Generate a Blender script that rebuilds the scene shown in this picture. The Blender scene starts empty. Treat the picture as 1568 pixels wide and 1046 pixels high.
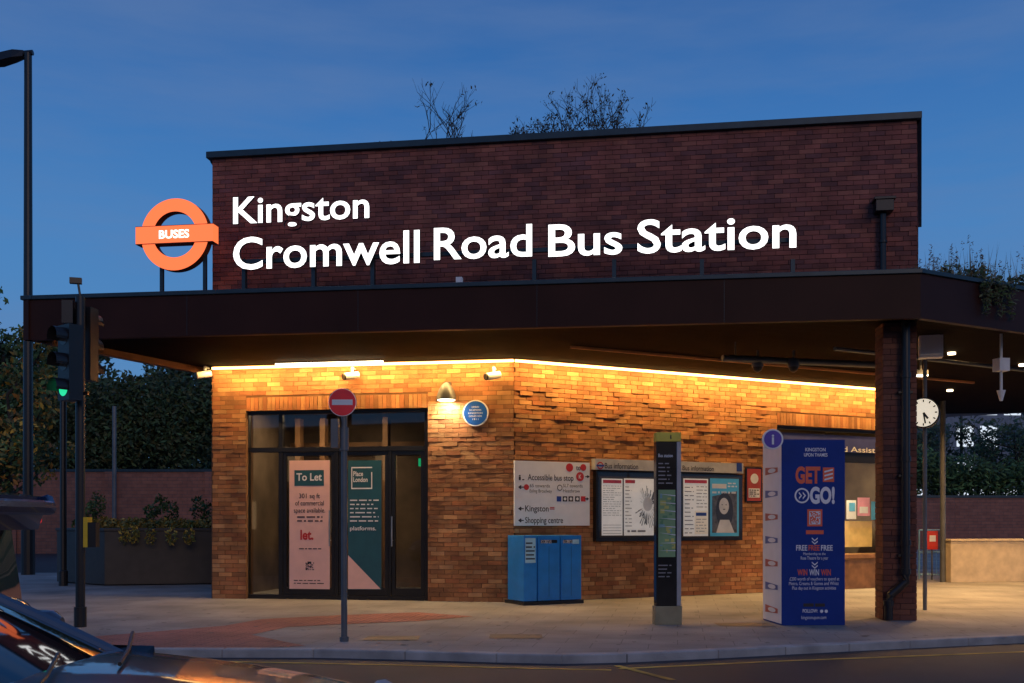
import bpy, math, random, bmesh
from mathutils import Vector, Matrix
random.seed(11)
R=random.random
def U_(a,b): return random.uniform(a,b)
# ---- image-pixel placement: sight-line geometry (f, horizon, eye height 1.3 m) unprojects pixels to positions ----
F=1600.0; CX=784.0; HY=800.0; CH=1.3
def P(px,py,d): return Vector(((px-CX)/F*d, d, CH+(HY-py)/F*d))
def G(px,py,z=0.0):
    d=(CH-z)*F/(py-HY); return Vector(((px-CX)/F*d,d,z))
class Wall:
    def __init__(s,a,b):
        s.o=Vector((a[0],a[1])); b=Vector((b[0],b[1])); s.L=(b-s.o).length
        s.u=(b-s.o).normalized(); s.n=Vector((s.u.y,-s.u.x))
    def U(s,px):
        t=(px-CX)/F; return (t*s.o.y-s.o.x)/(s.u.x-t*s.u.y)
    def Z(s,px,py): return CH+(HY-py)/F*(s.o.y+s.u.y*s.U(px))
    def W(s,u,z,off=0.0):
        return Vector((s.o.x+s.u.x*u+s.n.x*off, s.o.y+s.u.y*u+s.n.y*off, z))
    def sh(s,off):
        a=s.W(0,0,off); b=s.W(s.L,0,off); return Wall((a.x,a.y),(b.x,b.y))
    def ang(s): return math.atan2(s.u.y,s.u.x)

# ---------------- materials ----------------
def M(name,col,rough=.6,metal=0,var=.15,scale=5,bump=0,bscale=60,emit=None,es=1.0,attr=False,spec=.5,coat=0):
    m=bpy.data.materials.new(name); m.use_nodes=True; nt=m.node_tree; N=nt.nodes; L=nt.links
    b=N['Principled BSDF']
    b.inputs['Roughness'].default_value=rough; b.inputs['Metallic'].default_value=metal
    b.inputs['Specular IOR Level'].default_value=spec; b.inputs['Coat Weight'].default_value=coat
    tc=N.new('ShaderNodeTexCoord'); no=N.new('ShaderNodeTexNoise'); no.inputs['Scale'].default_value=scale; no.inputs['Detail'].default_value=6
    L.new(tc.outputs['Object'],no.inputs['Vector'])
    mr=N.new('ShaderNodeMapRange'); mr.inputs[1].default_value=.3; mr.inputs[2].default_value=.7
    mr.inputs[3].default_value=1-var; mr.inputs[4].default_value=1+var; L.new(no.outputs[0],mr.inputs[0])
    vm=N.new('ShaderNodeVectorMath'); vm.operation='SCALE'; L.new(mr.outputs[0],vm.inputs['Scale'])
    if attr:
        at=N.new('ShaderNodeAttribute'); at.attribute_name='col'; L.new(at.outputs['Color'],vm.inputs[0])
    else: vm.inputs[0].default_value=col[:3]
    L.new(vm.outputs[0],b.inputs['Base Color'])
    if bump:
        n2=N.new('ShaderNodeTexNoise'); n2.inputs['Scale'].default_value=bscale; n2.inputs['Detail'].default_value=5
        L.new(tc.outputs['Object'],n2.inputs['Vector'])
        bp=N.new('ShaderNodeBump'); bp.inputs['Strength'].default_value=bump; bp.inputs['Distance'].default_value=.01
        L.new(n2.outputs[0],bp.inputs['Height']); L.new(bp.outputs[0],b.inputs['Normal'])
    if emit:
        b.inputs['Emission Color'].default_value=(*emit,1); b.inputs['Emission Strength'].default_value=es
    return m
def glassmat(name,tint=(.9,.95,1),fac=.12,rough=.02):
    m=bpy.data.materials.new(name); m.use_nodes=True; nt=m.node_tree; N=nt.nodes; L=nt.links; N.remove(N['Principled BSDF'])
    t=N.new('ShaderNodeBsdfTransparent'); t.inputs[0].default_value=(*tint,1)
    g=N.new('ShaderNodeBsdfGlossy'); g.inputs['Roughness'].default_value=rough
    f=N.new('ShaderNodeLayerWeight'); f.inputs[0].default_value=.3
    mr=N.new('ShaderNodeMapRange'); mr.inputs[3].default_value=fac; mr.inputs[4].default_value=.8
    L.new(f.outputs['Fresnel'],mr.inputs[0])
    mx=N.new('ShaderNodeMixShader'); L.new(mr.outputs[0],mx.inputs[0]); L.new(t.outputs[0],mx.inputs[1]); L.new(g.outputs[0],mx.inputs[2])
    L.new(mx.outputs[0],N['Material Output'].inputs[0]); return m
def brickmat(name,c1,c2,mortar,bw=.225,rh=.075,rough=.85):
    m=M(name,c1,rough); nt=m.node_tree; N=nt.nodes; L=nt.links; b=N['Principled BSDF']
    tc=N.new('ShaderNodeTexCoord'); sp=N.new('ShaderNodeSeparateXYZ'); cb=N.new('ShaderNodeCombineXYZ')
    L.new(tc.outputs['Object'],sp.inputs[0])
    ad=N.new('ShaderNodeMath'); ad.operation='ADD'; L.new(sp.outputs[0],ad.inputs[0]); L.new(sp.outputs[1],ad.inputs[1])
    L.new(ad.outputs[0],cb.inputs[0]); L.new(sp.outputs[2],cb.inputs[1])
    br=N.new('ShaderNodeTexBrick'); br.inputs['Scale'].default_value=1; br.inputs['Brick Width'].default_value=bw; br.inputs['Row Height'].default_value=rh
    br.inputs['Mortar Size'].default_value=.008; br.inputs['Color1'].default_value=(*c1,1); br.inputs['Color2'].default_value=(*c2,1); br.inputs['Mortar'].default_value=(*mortar,1)
    L.new(cb.outputs[0],br.inputs[0])
    vm=b.inputs['Base Color'].links[0].from_node; L.new(br.outputs[0],vm.inputs[0])
    bp=N.new('ShaderNodeBump'); bp.inputs['Strength'].default_value=.6; bp.inputs['Distance'].default_value=.01; bp.invert=True
    L.new(br.outputs[1],bp.inputs['Height']); L.new(bp.outputs[0],b.inputs['Normal']); return m
def slabmat(name,c,jc,bw,rh,rough=.75,dots=False,var=.3):
    m=M(name,c,rough,var=var,scale=.9); nt=m.node_tree; N=nt.nodes; L=nt.links; b=N['Principled BSDF']
    tc=N.new('ShaderNodeTexCoord'); mp=N.new('ShaderNodeMapping'); mp.inputs['Rotation'].default_value=(0,0,math.radians(9)); L.new(tc.outputs['Object'],mp.inputs[0])
    br=N.new('ShaderNodeTexBrick'); br.inputs['Scale'].default_value=1; br.inputs['Brick Width'].default_value=bw; br.inputs['Row Height'].default_value=rh
    br.inputs['Mortar Size'].default_value=.005
    c2=[x*.9 for x in c]; br.inputs['Color1'].default_value=(*c,1); br.inputs['Color2'].default_value=(*c2,1); br.inputs['Mortar'].default_value=(*jc,1)
    L.new(mp.outputs[0],br.inputs[0])
    vm=b.inputs['Base Color'].links[0].from_node
    no=N.new('ShaderNodeTexNoise'); no.inputs['Scale'].default_value=70; no.inputs['Detail'].default_value=4; L.new(tc.outputs['Object'],no.inputs[0])
    mr=N.new('ShaderNodeMapRange'); mr.inputs[3].default_value=.7; mr.inputs[4].default_value=1.3; L.new(no.outputs[0],mr.inputs[0])
    v2=N.new('ShaderNodeVectorMath'); v2.operation='SCALE'; L.new(br.outputs[0],v2.inputs[0]); L.new(mr.outputs[0],v2.inputs['Scale']); L.new(v2.outputs[0],vm.inputs[0])
    bp=N.new('ShaderNodeBump'); bp.inputs['Strength'].default_value=.5; bp.inputs['Distance'].default_value=.006
    if dots:
        vo=N.new('ShaderNodeTexVoronoi'); vo.inputs['Scale'].default_value=12; vo.inputs['Randomness'].default_value=0; L.new(mp.outputs[0],vo.inputs[0])
        m2=N.new('ShaderNodeMapRange'); m2.inputs[1].default_value=.15; m2.inputs[2].default_value=.34; m2.inputs[3].default_value=1; m2.inputs[4].default_value=0
        L.new(vo.outputs[0],m2.inputs[0]); L.new(m2.outputs[0],bp.inputs['Height']); bp.inputs['Strength'].default_value=1; bp.inputs['Distance'].default_value=.025
    else: L.new(no.outputs[0],bp.inputs['Height'])
    L.new(bp.outputs[0],b.inputs['Normal']); return m

m_brick=M('brick_buff',(.36,.2,.1),.85,var=.28,scale=3,bump=.6,bscale=70,attr=True)
m_mortar=M('mortar',(.17,.085,.04),.95,bump=.3)
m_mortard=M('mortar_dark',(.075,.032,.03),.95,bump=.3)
m_fascia=M('fascia_bronze',(.042,.014,.009),.5,metal=0,var=.2,scale=1.2,spec=.15)
m_trim=M('trim_dark_zinc',(.03,.05,.062),.4,metal=.3)
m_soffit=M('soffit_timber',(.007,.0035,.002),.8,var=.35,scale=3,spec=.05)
m_frame=M('dark_metal_frame',(.02,.02,.022),.35,metal=.4)
m_black=M('black_paint',(.012,.012,.014),.4)
m_dark=M('dark_interior',(.05,.04,.032),.8)
m_grey=M('galvanised_grey',(.13,.14,.15),.45,metal=.3)
m_silver=M('silver_metal',(.4,.4,.4),.35,metal=.8)
m_white=M('white_panel',(.78,.79,.81),.5,var=.05)
m_offw=M('paper_white',(.74,.76,.78),.7,var=.08,scale=9)
m_case=M('paper_added_glow',(.78,.78,.78),.7,var=.06,scale=9,emit=(1,.92,.8),es=.16)  # slight emission added to brighten the case posters, no lamp behind them
m_casec=M('cream_added_glow',(.78,.72,.62),.7,var=.06,scale=9,emit=(1,.85,.65),es=.14)  # cream sheet with the same added glow
m_caset=M('teal_added_glow',(.07,.34,.48),.6,var=.06,scale=9,emit=(.1,.6,.9),es=.10)  # teal poster, glow added to lift its colour
m_ink=M('ink_black',(.02,.02,.03),.6)
m_inkg=M('ink_grey',(.25,.25,.26),.6)
m_red=M('sign_red',(.55,.03,.03),.4)
m_blue=M('sign_blue',(.02,.06,.32),.4)
m_glass=glassmat('glass',tint=(1,1,1),fac=.015)
m_glassd=glassmat('tinted_glass',(.6,.6,.6),.05)
m_letter=M('letter_lit_white',(.8,.8,.8),.5,emit=(1,.97,.93),es=2.2)
m_lside=M('letter_side',(.1,.1,.11),.5)
m_orange=M('roundel_lit_orange',(.4,.06,.02),.5,var=.04,emit=(1,.18,.055),es=1.3)
m_orw=M('roundel_lit_white',(.8,.8,.8),.5,emit=(1,.88,.8),es=2.0)
m_led=M('led_warm',(.8,.6,.3),.5,emit=(1,.6,.2),es=6)
m_ledw=M('led_white',(.8,.8,.7),.5,emit=(1,.85,.6),es=8)
m_leaf=M('foliage',(.05,.08,.03),.7,attr=True,var=.3)
m_bark=M('bark',(.05,.035,.025),.9,bump=.6,bscale=20)

# ---------------- mesh builder ----------------
class MB:
    def __init__(s): s.v=[];s.f=[];s.m=[];s.c=[]
    def add(s,vs,fs,mi=0,col=None):
        b=len(s.v); s.v+=[tuple(v) for v in vs]
        for f in fs: s.f.append([i+b for i in f]); s.m.append(mi); s.c.append(col)
    def box(s,w,u0,u1,z0,z1,o0,o1,mi=0,col=None):
        a=[w.W(u0,z0,o1),w.W(u1,z0,o1),w.W(u1,z1,o1),w.W(u0,z1,o1),w.W(u0,z0,o0),w.W(u1,z0,o0),w.W(u1,z1,o0),w.W(u0,z1,o0)]
        s.add(a,[(0,1,2,3),(5,4,7,6),(4,0,3,7),(1,5,6,2),(3,2,6,7),(4,5,1,0)],mi,col)
    def pbox(s,w,px0,px1,py1,py0,o0,o1,mi=0):
        um=(px0+px1)/2; s.box(w,w.U(px0),w.U(px1),w.Z(um,py1),w.Z(um,py0),o0,o1,mi)   # py1=lower edge, py0=upper edge
    def rect(s,w,u0,u1,z0,z1,o,mi=0): s.add([w.W(u0,z0,o),w.W(u1,z0,o),w.W(u1,z1,o),w.W(u0,z1,o)],[(0,1,2,3)],mi)
    def prect(s,w,px0,px1,py1,py0,o,mi=0):
        um=(px0+px1)/2; s.rect(w,w.U(px0),w.U(px1),w.Z(um,py1),w.Z(um,py0),o,mi)
    def poly(s,w,pts,o,mi=0): s.add([w.W(w.U(a),w.Z(a,b),o) for a,b in pts],[tuple(range(len(pts)))],mi)
    def ell(s,w,uc,zc,ru,rz,o,mi=0,n=28):
        s.add([w.W(uc+ru*math.cos(2*math.pi*i/n),zc+rz*math.sin(2*math.pi*i/n),o) for i in range(n)],[tuple(range(n))],mi)
    def pell(s,w,px,py,r,o,mi=0,ry=None):
        k=w.U(px+r)-w.U(px); s.ell(w,w.U(px),w.Z(px,py),k,k*(ry/r if ry else 1),o,mi)
    def prism(s,pts,z0,z1,mi=0):
        n=len(pts); s.add([(p[0],p[1],z0) for p in pts]+[(p[0],p[1],z1) for p in pts],
          [tuple(range(n-1,-1,-1)),tuple(range(n,2*n))]+[(i,(i+1)%n,(i+1)%n+n,i+n) for i in range(n)],mi)
    def tube(s,pts,r,n=10,mi=0,col=None):
        pts=[Vector(p) for p in pts]
        if not isinstance(r,(list,tuple)): r=[r]*len(pts)
        vs=[]
        for i,p in enumerate(pts):
            d=(pts[min(i+1,len(pts)-1)]-pts[max(i-1,0)]).normalized()
            a=d.cross(Vector((0,0,1)))
            if abs(d.z)>.9: a=d.cross(Vector((0,1,0)))
            a.normalize(); b=d.cross(a).normalized()
            for k in range(n):
                t=2*math.pi*k/n; vs.append(p+(a*math.cos(t)+b*math.sin(t))*r[i])
        fs=[]
        for i in range(len(pts)-1):
            for k in range(n): fs.append((i*n+k,i*n+(k+1)%n,(i+1)*n+(k+1)%n,(i+1)*n+k))
        fs.append(tuple(range(n-1,-1,-1))); fs.append(tuple(range((len(pts)-1)*n,len(pts)*n)))
        s.add(vs,fs,mi,col)
    def text(s,w,t,u0,z0,cap,width=None,o=.004,mi=0,bold=0,ext=0,align='l'):
        vs,fs,x0,x1=textmesh(t,bold,ext/ (cap/CAP) if ext else 0)
        k=cap/CAP; kx=k if width is None else width/(x1-x0)
        if align=='c': u0=u0-(x1-x0)*kx/2
        s.add([w.W(u0+(v.x-x0)*kx,z0+v.y*k,o+v.z*k) for v in vs],fs,mi)
    def ptext(s,w,t,px0,px1,pyb,pyt,o=.004,mi=0,bold=0,ext=0):
        s.text(w,t,w.U(px0),w.Z(px0,pyb),w.Z(px0,pyt)-w.Z(px0,pyb),w.U(px1)-w.U(px0),o,mi,bold,ext,'l')
    def lines(s,w,px0,px1,pyb,pyt,n,o,mi,fill=.5,words=True):
        u0,u1=w.U(px0),w.U(px1); um=(px0+px1)/2; z0,z1=w.Z(um,pyb),w.Z(um,pyt); h=(z1-z0)/n
        for i in range(n):
            z=z1-h*(i+.8); e=u1 if R()<.6 else u0+(u1-u0)*U_(.5,.95); u=u0
            while u<e:
                l=U_(.6,2.6)*h if words else (u1-u0)
                s.rect(w,u,min(u+l,e),z,z+h*fill,o,mi); u+=l+h*.45
    def build(s,name,mats,par=None,bevel=0,smooth=False,recalc=False):
        me=bpy.data.meshes.new(name); me.from_pydata(s.v,[],s.f)
        for m in (mats if isinstance(mats,(list,tuple)) else [mats]): me.materials.append(m)
        me.polygons.foreach_set('material_index',s.m)
        if any(c is not None for c in s.c):
            ca=me.color_attributes.new('col','FLOAT_COLOR','CORNER'); buf=[]
            for f,c in zip(s.f,s.c):
                c=c or (.2,.2,.2); buf+=[c[0],c[1],c[2],1]*len(f)
            ca.data.foreach_set('color',buf)
        if smooth: me.polygons.foreach_set('use_smooth',[True]*len(me.polygons))
        me.update()
        if recalc:
            bm=bmesh.new(); bm.from_mesh(me); bmesh.ops.recalc_face_normals(bm,faces=bm.faces); bm.to_mesh(me); bm.free()
        ob=bpy.data.objects.new(name,me); bpy.context.scene.collection.objects.link(ob)
        if bevel:
            b=ob.modifiers.new('b','BEVEL'); b.width=bevel; b.segments=2; b.limit_method='ANGLE'
        if smooth:
            try: me.set_sharp_from_angle(angle=math.radians(40))
            except Exception: pass
        if par:
            ob.parent=par; ob.matrix_parent_inverse=Matrix.Translation(par.location).inverted()
        return ob
def textmesh(t,bold=0,ext=0):
    cu=bpy.data.curves.new('t','FONT'); cu.body=t; cu.size=1; cu.offset=bold; cu.extrude=ext; cu.resolution_u=4
    ob=bpy.data.objects.new('t',cu); bpy.context.scene.collection.objects.link(ob)
    dg=bpy.context.evaluated_depsgraph_get(); me=bpy.data.meshes.new_from_object(ob.evaluated_get(dg))
    vs=[v.co.copy() for v in me.vertices]; fs=[tuple(p.vertices) for p in me.polygons]
    bpy.data.objects.remove(ob); bpy.data.curves.remove(cu); bpy.data.meshes.remove(me)
    xs=[v.x for v in vs]; return vs,fs,min(xs),max(xs)
CAP=1.0
_h=textmesh('H'); CAP=max(v.y for v in _h[0])
def E(name,loc):
    e=bpy.data.objects.new(name,None); e.empty_display_size=.3; e.location=loc; bpy.context.scene.collection.objects.link(e); return e
def area(name,loc,direction,sx,sy,power,col,par=None,xaxis=None,spread=None):
    l=bpy.data.lights.new(name,'AREA'); l.shape='RECTANGLE'; l.size=sx; l.size_y=sy; l.energy=power; l.color=col
    if spread: l.spread=math.radians(spread)
    o=bpy.data.objects.new(name,l); bpy.context.scene.collection.objects.link(o)
    z=-Vector(direction).normalized(); x=Vector(xaxis if xaxis else (1,0,0)); x=(x-z*x.dot(z)).normalized(); y=z.cross(x)
    m=Matrix((x,y,z)).transposed().to_4x4(); m.translation=Vector(loc); o.matrix_world=m
    if par:
        o.parent=par; o.matrix_parent_inverse=Matrix.Translation(par.location).inverted()
    return o
def bricks(mb,w,u0,u1,z0,z1,holes=(),row=.075,bl=.24,m=.008,prot=.004,tilt=0,pal=None,mi=0,kv=(.82,1.15)):
    r=0; z=z0
    while z<z1-1e-3:
        zt=min(z+row,z1); off=(bl/2 if r%2 else 0)+U_(-.03,.03); u=u0-off
        while u<u1-1e-3:
            a=max(u,u0); b=min(u+bl,u1); u+=bl; segs=[(a,b)]
            for h in holes:
                if zt>h[2]+1e-3 and z<h[3]-1e-3:
                    ns=[]
                    for (p,q) in segs:
                        if q<=h[0] or p>=h[1]: ns.append((p,q)); continue
                        if p<h[0]: ns.append((p,h[0]))
                        if q>h[1]: ns.append((h[1],q))
                    segs=ns
            for (p,q) in segs:
                if q-p<.03: continue
                pr=prot((p+q)/2,z) if callable(prot) else prot
                o=pr*R()**1.6; tl=tilt*min(1,pr/.015); t=[U_(-tl,tl) for _ in range(4)]
                g=m/2; c=random.choice(pal); k=U_(*kv); c=(c[0]*k,c[1]*k,c[2]*k)
                uu=(p+g,q-g); zz=(z+g,zt-g)
                vs=[w.W(uu[0],zz[0],o+t[0]),w.W(uu[1],zz[0],o+t[1]),w.W(uu[1],zz[1],o+t[2]),w.W(uu[0],zz[1],o+t[3]),
                    w.W(uu[0],zz[0],-.02),w.W(uu[1],zz[0],-.02),w.W(uu[1],zz[1],-.02),w.W(uu[0],zz[1],-.02)]
                mb.add(vs,[(0,1,2,3),(4,0,3,7),(1,5,6,2),(3,2,6,7),(4,5,1,0)],mi,c)
        z+=row; r+=1
def soldier(mb,w,u0,u1,z0,z1,pal,mi=0):
    u=u0
    while u<u1-.02:
        b=min(u+.075,u1); c=random.choice(pal); k=U_(.85,1.15); mb.box(w,u+.004,b-.004,z0+.004,z1-.004,-.02,U_(.001,.006),mi,(c[0]*k,c[1]*k,c[2]*k)); u+=.075
def backing(mb,w,u0,u1,z0,z1,hole,mi):
    o0,o1=-.3,-.007
    a,b,c,d=hole
    mb.box(w,u0,a,z0,z1,o0,o1,mi); mb.box(w,b,u1,z0,z1,o0,o1,mi); mb.box(w,a,b,d,z1,o0,o1,mi)

# ================= BUILDING =================
LW=Wall((-5.126,17.87),(.032,17.0)); RW=Wall((.032,17.0),(7.37,20.76)); BW=Wall((-5.126,17.87),(6.25,16.13)); SZ=3.97
FW=Wall((-6.97,14.9),(5.20,13.3)); FR=Wall((5.20,13.3),(13.9,18.15)); FL=Wall((-5.4,18.6),(-6.97,14.9))
bld=E('bus_station_building',(0,17,0))
PAL=[(.38,.17,.066),(.42,.195,.078),(.32,.135,.052),(.4,.165,.063),(.28,.12,.048),(.46,.235,.098),(.34,.125,.048)]
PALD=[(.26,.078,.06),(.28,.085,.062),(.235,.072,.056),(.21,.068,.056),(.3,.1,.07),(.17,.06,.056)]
hl=(LW.U(377),LW.U(655),0,LW.Z(516,627))
b=MB(); zs=hl[3]
bricks(b,LW,0,LW.L,0,SZ,[hl,(hl[0]-.0,hl[1]+.0,zs,zs+.23)],prot=lambda u,z:(.014 if z<3.1 else .005) if u>hl[1] else (.01 if u<hl[0] and z<3.1 else .004),tilt=.003,pal=PAL)
soldier(b,LW,hl[0],hl[1],zs,zs+.23,PAL)
hr=(RW.U(1190),RW.U(1352)+.35,0,RW.Z(1270,655))
RL=RW.U(1352)+.8
bricks(b,RW,0,RL,0,SZ,[hr,(hr[0],hr[1],hr[3],hr[3]+.23)],prot=lambda u,z:.019 if 2.3<z<3.6 and u<hr[0]-.3 else (.007 if z<2.3 else .004),tilt=.004,pal=PAL)
soldier(b,RW,hr[0],hr[1],hr[3],hr[3]+.23,PAL)
b.build('ground_floor_brickwork',[m_brick],bld)
b=MB(); backing(b,LW,.0,LW.L-.02,0,SZ,hl,0); backing(b,RW,.02,RL,0,SZ,hr,0); b.build('ground_floor_wall_core',[m_mortar],bld)
UT=7.59
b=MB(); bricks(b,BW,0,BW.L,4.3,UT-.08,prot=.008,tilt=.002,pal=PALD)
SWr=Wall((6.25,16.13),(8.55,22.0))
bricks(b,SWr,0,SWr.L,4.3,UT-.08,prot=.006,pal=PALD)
b.build('upper_storey_brickwork',[m_brick],bld)
b=MB(); b.prism([BW.W(.0,0,-.008)[:2],BW.W(BW.L-.02,0,-.008)[:2],SWr.W(SWr.L,0,-.03)[:2],(-5.4,24)],4.2,UT-.09,0)
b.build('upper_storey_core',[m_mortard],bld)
b=MB(); b.box(BW,-.08,BW.L+.06,UT-.08,UT+.03,-.3,.08); b.box(SWr,.0,SWr.L,UT-.08,UT+.028,-.3,.07); b.box(Wall((-5.5,24),(-5.126,17.87)),0,6.0,UT-.08,UT+.028,-.25,.07)
b.build('parapet_coping',[m_trim],bld,bevel=.008)
# canopy
b=MB()
b.box(FW,0,FW.L,3.9,4.47,-.1,0); b.box(FR,.0,FR.L,3.9,4.47,-.1,-.004); b.box(FL,0,FL.L-.0,3.9,4.47,-.1,-.004)
b.build('canopy_fascia',[m_fascia],bld)
b=MB()
for i in range(1,5): b.box(FW,FW.L*i/5-.004,FW.L*i/5+.004,3.905,4.465,.0,.003)
for i in range(1,4): b.box(FR,FR.L*i/4-.004,FR.L*i/4+.004,3.905,4.465,-.003,.0)
b.build('fascia_joints',[m_black],bld)
b=MB(); b.box(FW,-.03,FW.L+.02,4.47,4.53,-.15,.03); b.box(FR,.0,FR.L,4.472,4.528,-.15,.028); b.box(FL,0,FL.L,4.472,4.528,-.15,.028)
b.build('canopy_edge_trim',[m_trim],bld,bevel=.006)
fp=[FW.W(.1,0,-.09)[:2],FW.W(FW.L-.05,0,-.09)[:2],FR.W(FR.L-.02,0,-.09)[:2],(15.5,24),(8,29),(-5.2,24),(-5.3,18.7)]
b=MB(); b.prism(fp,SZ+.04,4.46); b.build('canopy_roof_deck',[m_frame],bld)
b=MB()
def clipline(pts,w,o):
    us=[]; n=len(pts)
    for i in range(n):
        a=Vector(pts[i]); c=Vector(pts[(i+1)%n]); da=(a-w.o).dot(w.n)-o; dc=(c-w.o).dot(w.n)-o
        if da*dc<0:
            t=da/(da-dc); q=a+(c-a)*t; us.append((q-w.o).dot(w.u))
    return sorted(us)
o=-.12
while o>-13:
    us=clipline(fp,FW,o)
    if len(us)>=2: b.box(FW,us[0]+.02,us[-1]-.02,SZ,SZ+.045,o-.085,o)
    o-=.1
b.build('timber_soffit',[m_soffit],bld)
m_tl=M('timber_lining',(.2,.08,.033),.6)
b=MB(); b.box(Wall((-5.25,18.4),(-6.75,15.1)),0,3.6,3.86,3.965,-.12,-.02); b.build('edge_lining',[m_tl],bld)
# glazing left
gl=LW.sh(-.12); b=MB()
zt=gl.Z(516,688)
def vm_(a,c,z0=0,z1=zs,o0=-.06,o1=.04): b.box(gl,gl.U(a),gl.U(c),z0,z1,o0,o1)
vm_(377,382); vm_(428,434,0,zs); vm_(651,656); vm_(596,600,0,zt); vm_(514,519,0,zt)
b.box(gl,gl.U(382),gl.U(651),zs-.06,zs-.0,-.055,.045); b.box(gl,gl.U(382),gl.U(651),zt-.04,zt+.04,-.055,.045); b.box(gl,gl.U(382),gl.U(651),0,.07,-.055,.045)
for a,c in((434.5,513.5),(519.5,595.5),(600.5,650.5)):
    u0,u1=gl.U(a),gl.U(c)
    b.box(gl,u0,u0+.06,.075,zt-.045,-.03,.03); b.box(gl,u1-.06,u1,.075,zt-.045,-.03,.03)
    b.box(gl,u0+.06,u1-.06,.075,.2,-.028,.028); b.box(gl,u0+.06,u1-.06,zt-.11,zt-.045,-.028,.028)
b.build('shopfront_frames',[m_frame],bld,bevel=.003)
b=MB(); b.rect(gl,gl.U(379),gl.U(654),.02,zs,0.0); b.build('shopfront_glass',[m_glassd],bld)
b=MB(); b.tube([gl.W(gl.U(507),.9,.08),gl.W(gl.U(507),1.5,.08)],.014); b.tube([gl.W(gl.U(602),.9,.08),gl.W(gl.U(602),1.4,.08)],.014)
b.tube([gl.W(gl.U(507),1.0,.02),gl.W(gl.U(507),1.0,.08)],.01); b.tube([gl.W(gl.U(602),1.0,.02),gl.W(gl.U(602),1.0,.08)],.01)
b.build('door_handles',[m_silver],bld)
m_int=M('interior_wall',(.16,.115,.08),.8,var=.4,scale=1.5); m_intw=M('interior_timber',(.25,.13,.06),.6)
b=MB(); b.rect(LW,.1,5.1,0,3.6,-3.6,0); b.box(LW,-.0,.1,0,3.9,-3.6,-.31,0); b.box(LW,5.0,5.1,0,3.9,-3.6,-.32,0)
for x in (.55,1.05,2.3,4.0,4.5): b.box(LW,x,x+.1,0,3.3,-2.6,-2.4,1)
b.box(LW,1.3,2.1,0,1.05,-2.9,-2.2,1); b.box(LW,3.1,3.9,0,.8,-3.2,-2.4,1); b.box(LW,.1,5.0,2.75,2.9,-3.5,-3.3,1)
b.build('shop_interior',[m_int,m_intw],bld)
area('shop_ceiling_light',LW.W(1.4,3.4,-1.6),(0,0,-1),1.6,.15,55,(1,.72,.4),bld)
# posters on the doors
m_pink=M('poster_pink',(.82,.5,.44),.6,var=.05); m_teal=M('poster_teal',(.015,.09,.12),.5,var=.1)
po=MB(); g2=gl.sh(.035)
po.prect(g2,443,505,902,705,0,0); po.prect(g2,451,496,744,720,.003,1); po.ptext(g2,'To Let',454,493,736,725,.006,2,.02)
for i,(t,a,c) in enumerate((('301 sq ft',458,490),('of commercial',452,496),('space available.',450,498))): po.ptext(g2,t,a,c,763+i*11,756+i*11,.003,3,.01)
po.lines(g2,455,494,800,788,2,.003,3,.35); po.ptext(g2,'let.',460,480,826,812,.003,4,.03); po.lines(g2,458,492,842,838,1,.003,3,.4)
def qr(mb,w,px0,px1,py1,py0,o,mi,n=9):
    u0,u1,z0,z1=w.U(px0),w.U(px1),w.Z((px0+px1)/2,py1),w.Z((px0+px1)/2,py0)
    for i in range(n):
        for j in range(n):
            if R()<.5: mb.rect(w,u0+(u1-u0)*i/n,u0+(u1-u0)*(i+1)/n,z0+(z1-z0)*j/n,z0+(z1-z0)*(j+1)/n,o,mi)
qr(po,g2,468,481,873,860,.003,3)
po.lines(g2,450,498,895,886,2,.003,3,.3)
po.build('to_let_poster',[m_pink,m_teal,m_white,m_ink,m_red])
po=MB(); po.prect(g2,533,584,903,705,0,0); po.poly(g2,[(533,902),(533,850),(583,902)],.003,1)
for q in ((538,570,749,747),(538,570,717,715)): po.prect(g2,*q,.003,2)
po.prect(g2,538,539.5,747,717,.003,2); po.prect(g2,568.5,570,747,723,.003,2)
po.ptext(g2,'Place',541,556,729,722,.003,2,.02); po.ptext(g2,'London',541,563,738,731,.003,2,.02)
po.lines(g2,536,580,800,762,6,.003,2,.3); po.ptext(g2,'platforms.',536,576,812,806,.003,2,.01)
po.build('letting_poster',[m_teal,m_pink,m_white])
m_green=M('exit_green',(.02,.3,.1),.5,emit=(.02,.7,.25),es=.7)
po=MB(); w=LW.sh(-1.0); po.pbox(w,641,647,714,702,-.02,.02,0); po.build('exit_sign',[m_green])
# right window / counter
gr=RW.sh(-.12); b=MB(); uL,uR=hr[0],hr[1]
b.box(gr,uL,uR,hr[3]-.06,hr[3],-.06,.05); b.box(gr,uL,uL+.06,0,hr[3]-.06,-.06,.05); b.box(gr,uR-.06,uR,0,hr[3]-.06,-.06,.05)
zb1,zb0=gr.Z(1324,669),gr.Z(1324,694)
b.box(gr,uL+.06,uR-.06,zb0-.2,zb0-.0,-.05,.04); b.box(gr,gr.U(1240),gr.U(1244),.95,zb0-.2,-.04,.04)
b.build('ticket_window_frame',[m_frame],bld,bevel=.003)
b=MB(); b.box(gr,uL+.06,uR-.06,zb0,zb1,-.02,.06,0); b.ptext(gr.sh(.06),'Travel and Assistance',1228,1368,689,681,.004,1,.01); b.build('ticket_window_sign',[M('band_navy',(.05,.06,.22),.4),m_white],bld)
zc=gr.Z(1324,848)
b=MB(); b.box(gr,uL+.06,uR-.06,0,zc-.08,-.1,.05,0); b.box(gr,uL+.0,uR,zc-.08,zc,-.5,.16,0)
for i in range(9): 
    uu=uL+.1+i*.2; b.box(gr,uu,uu+.17,.1,zc-.14,.05,.07,0)
b.build('ticket_counter',[M('counter_timber',(.24,.12,.05),.45,var=.3,scale=6)],bld,bevel=.004)
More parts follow.
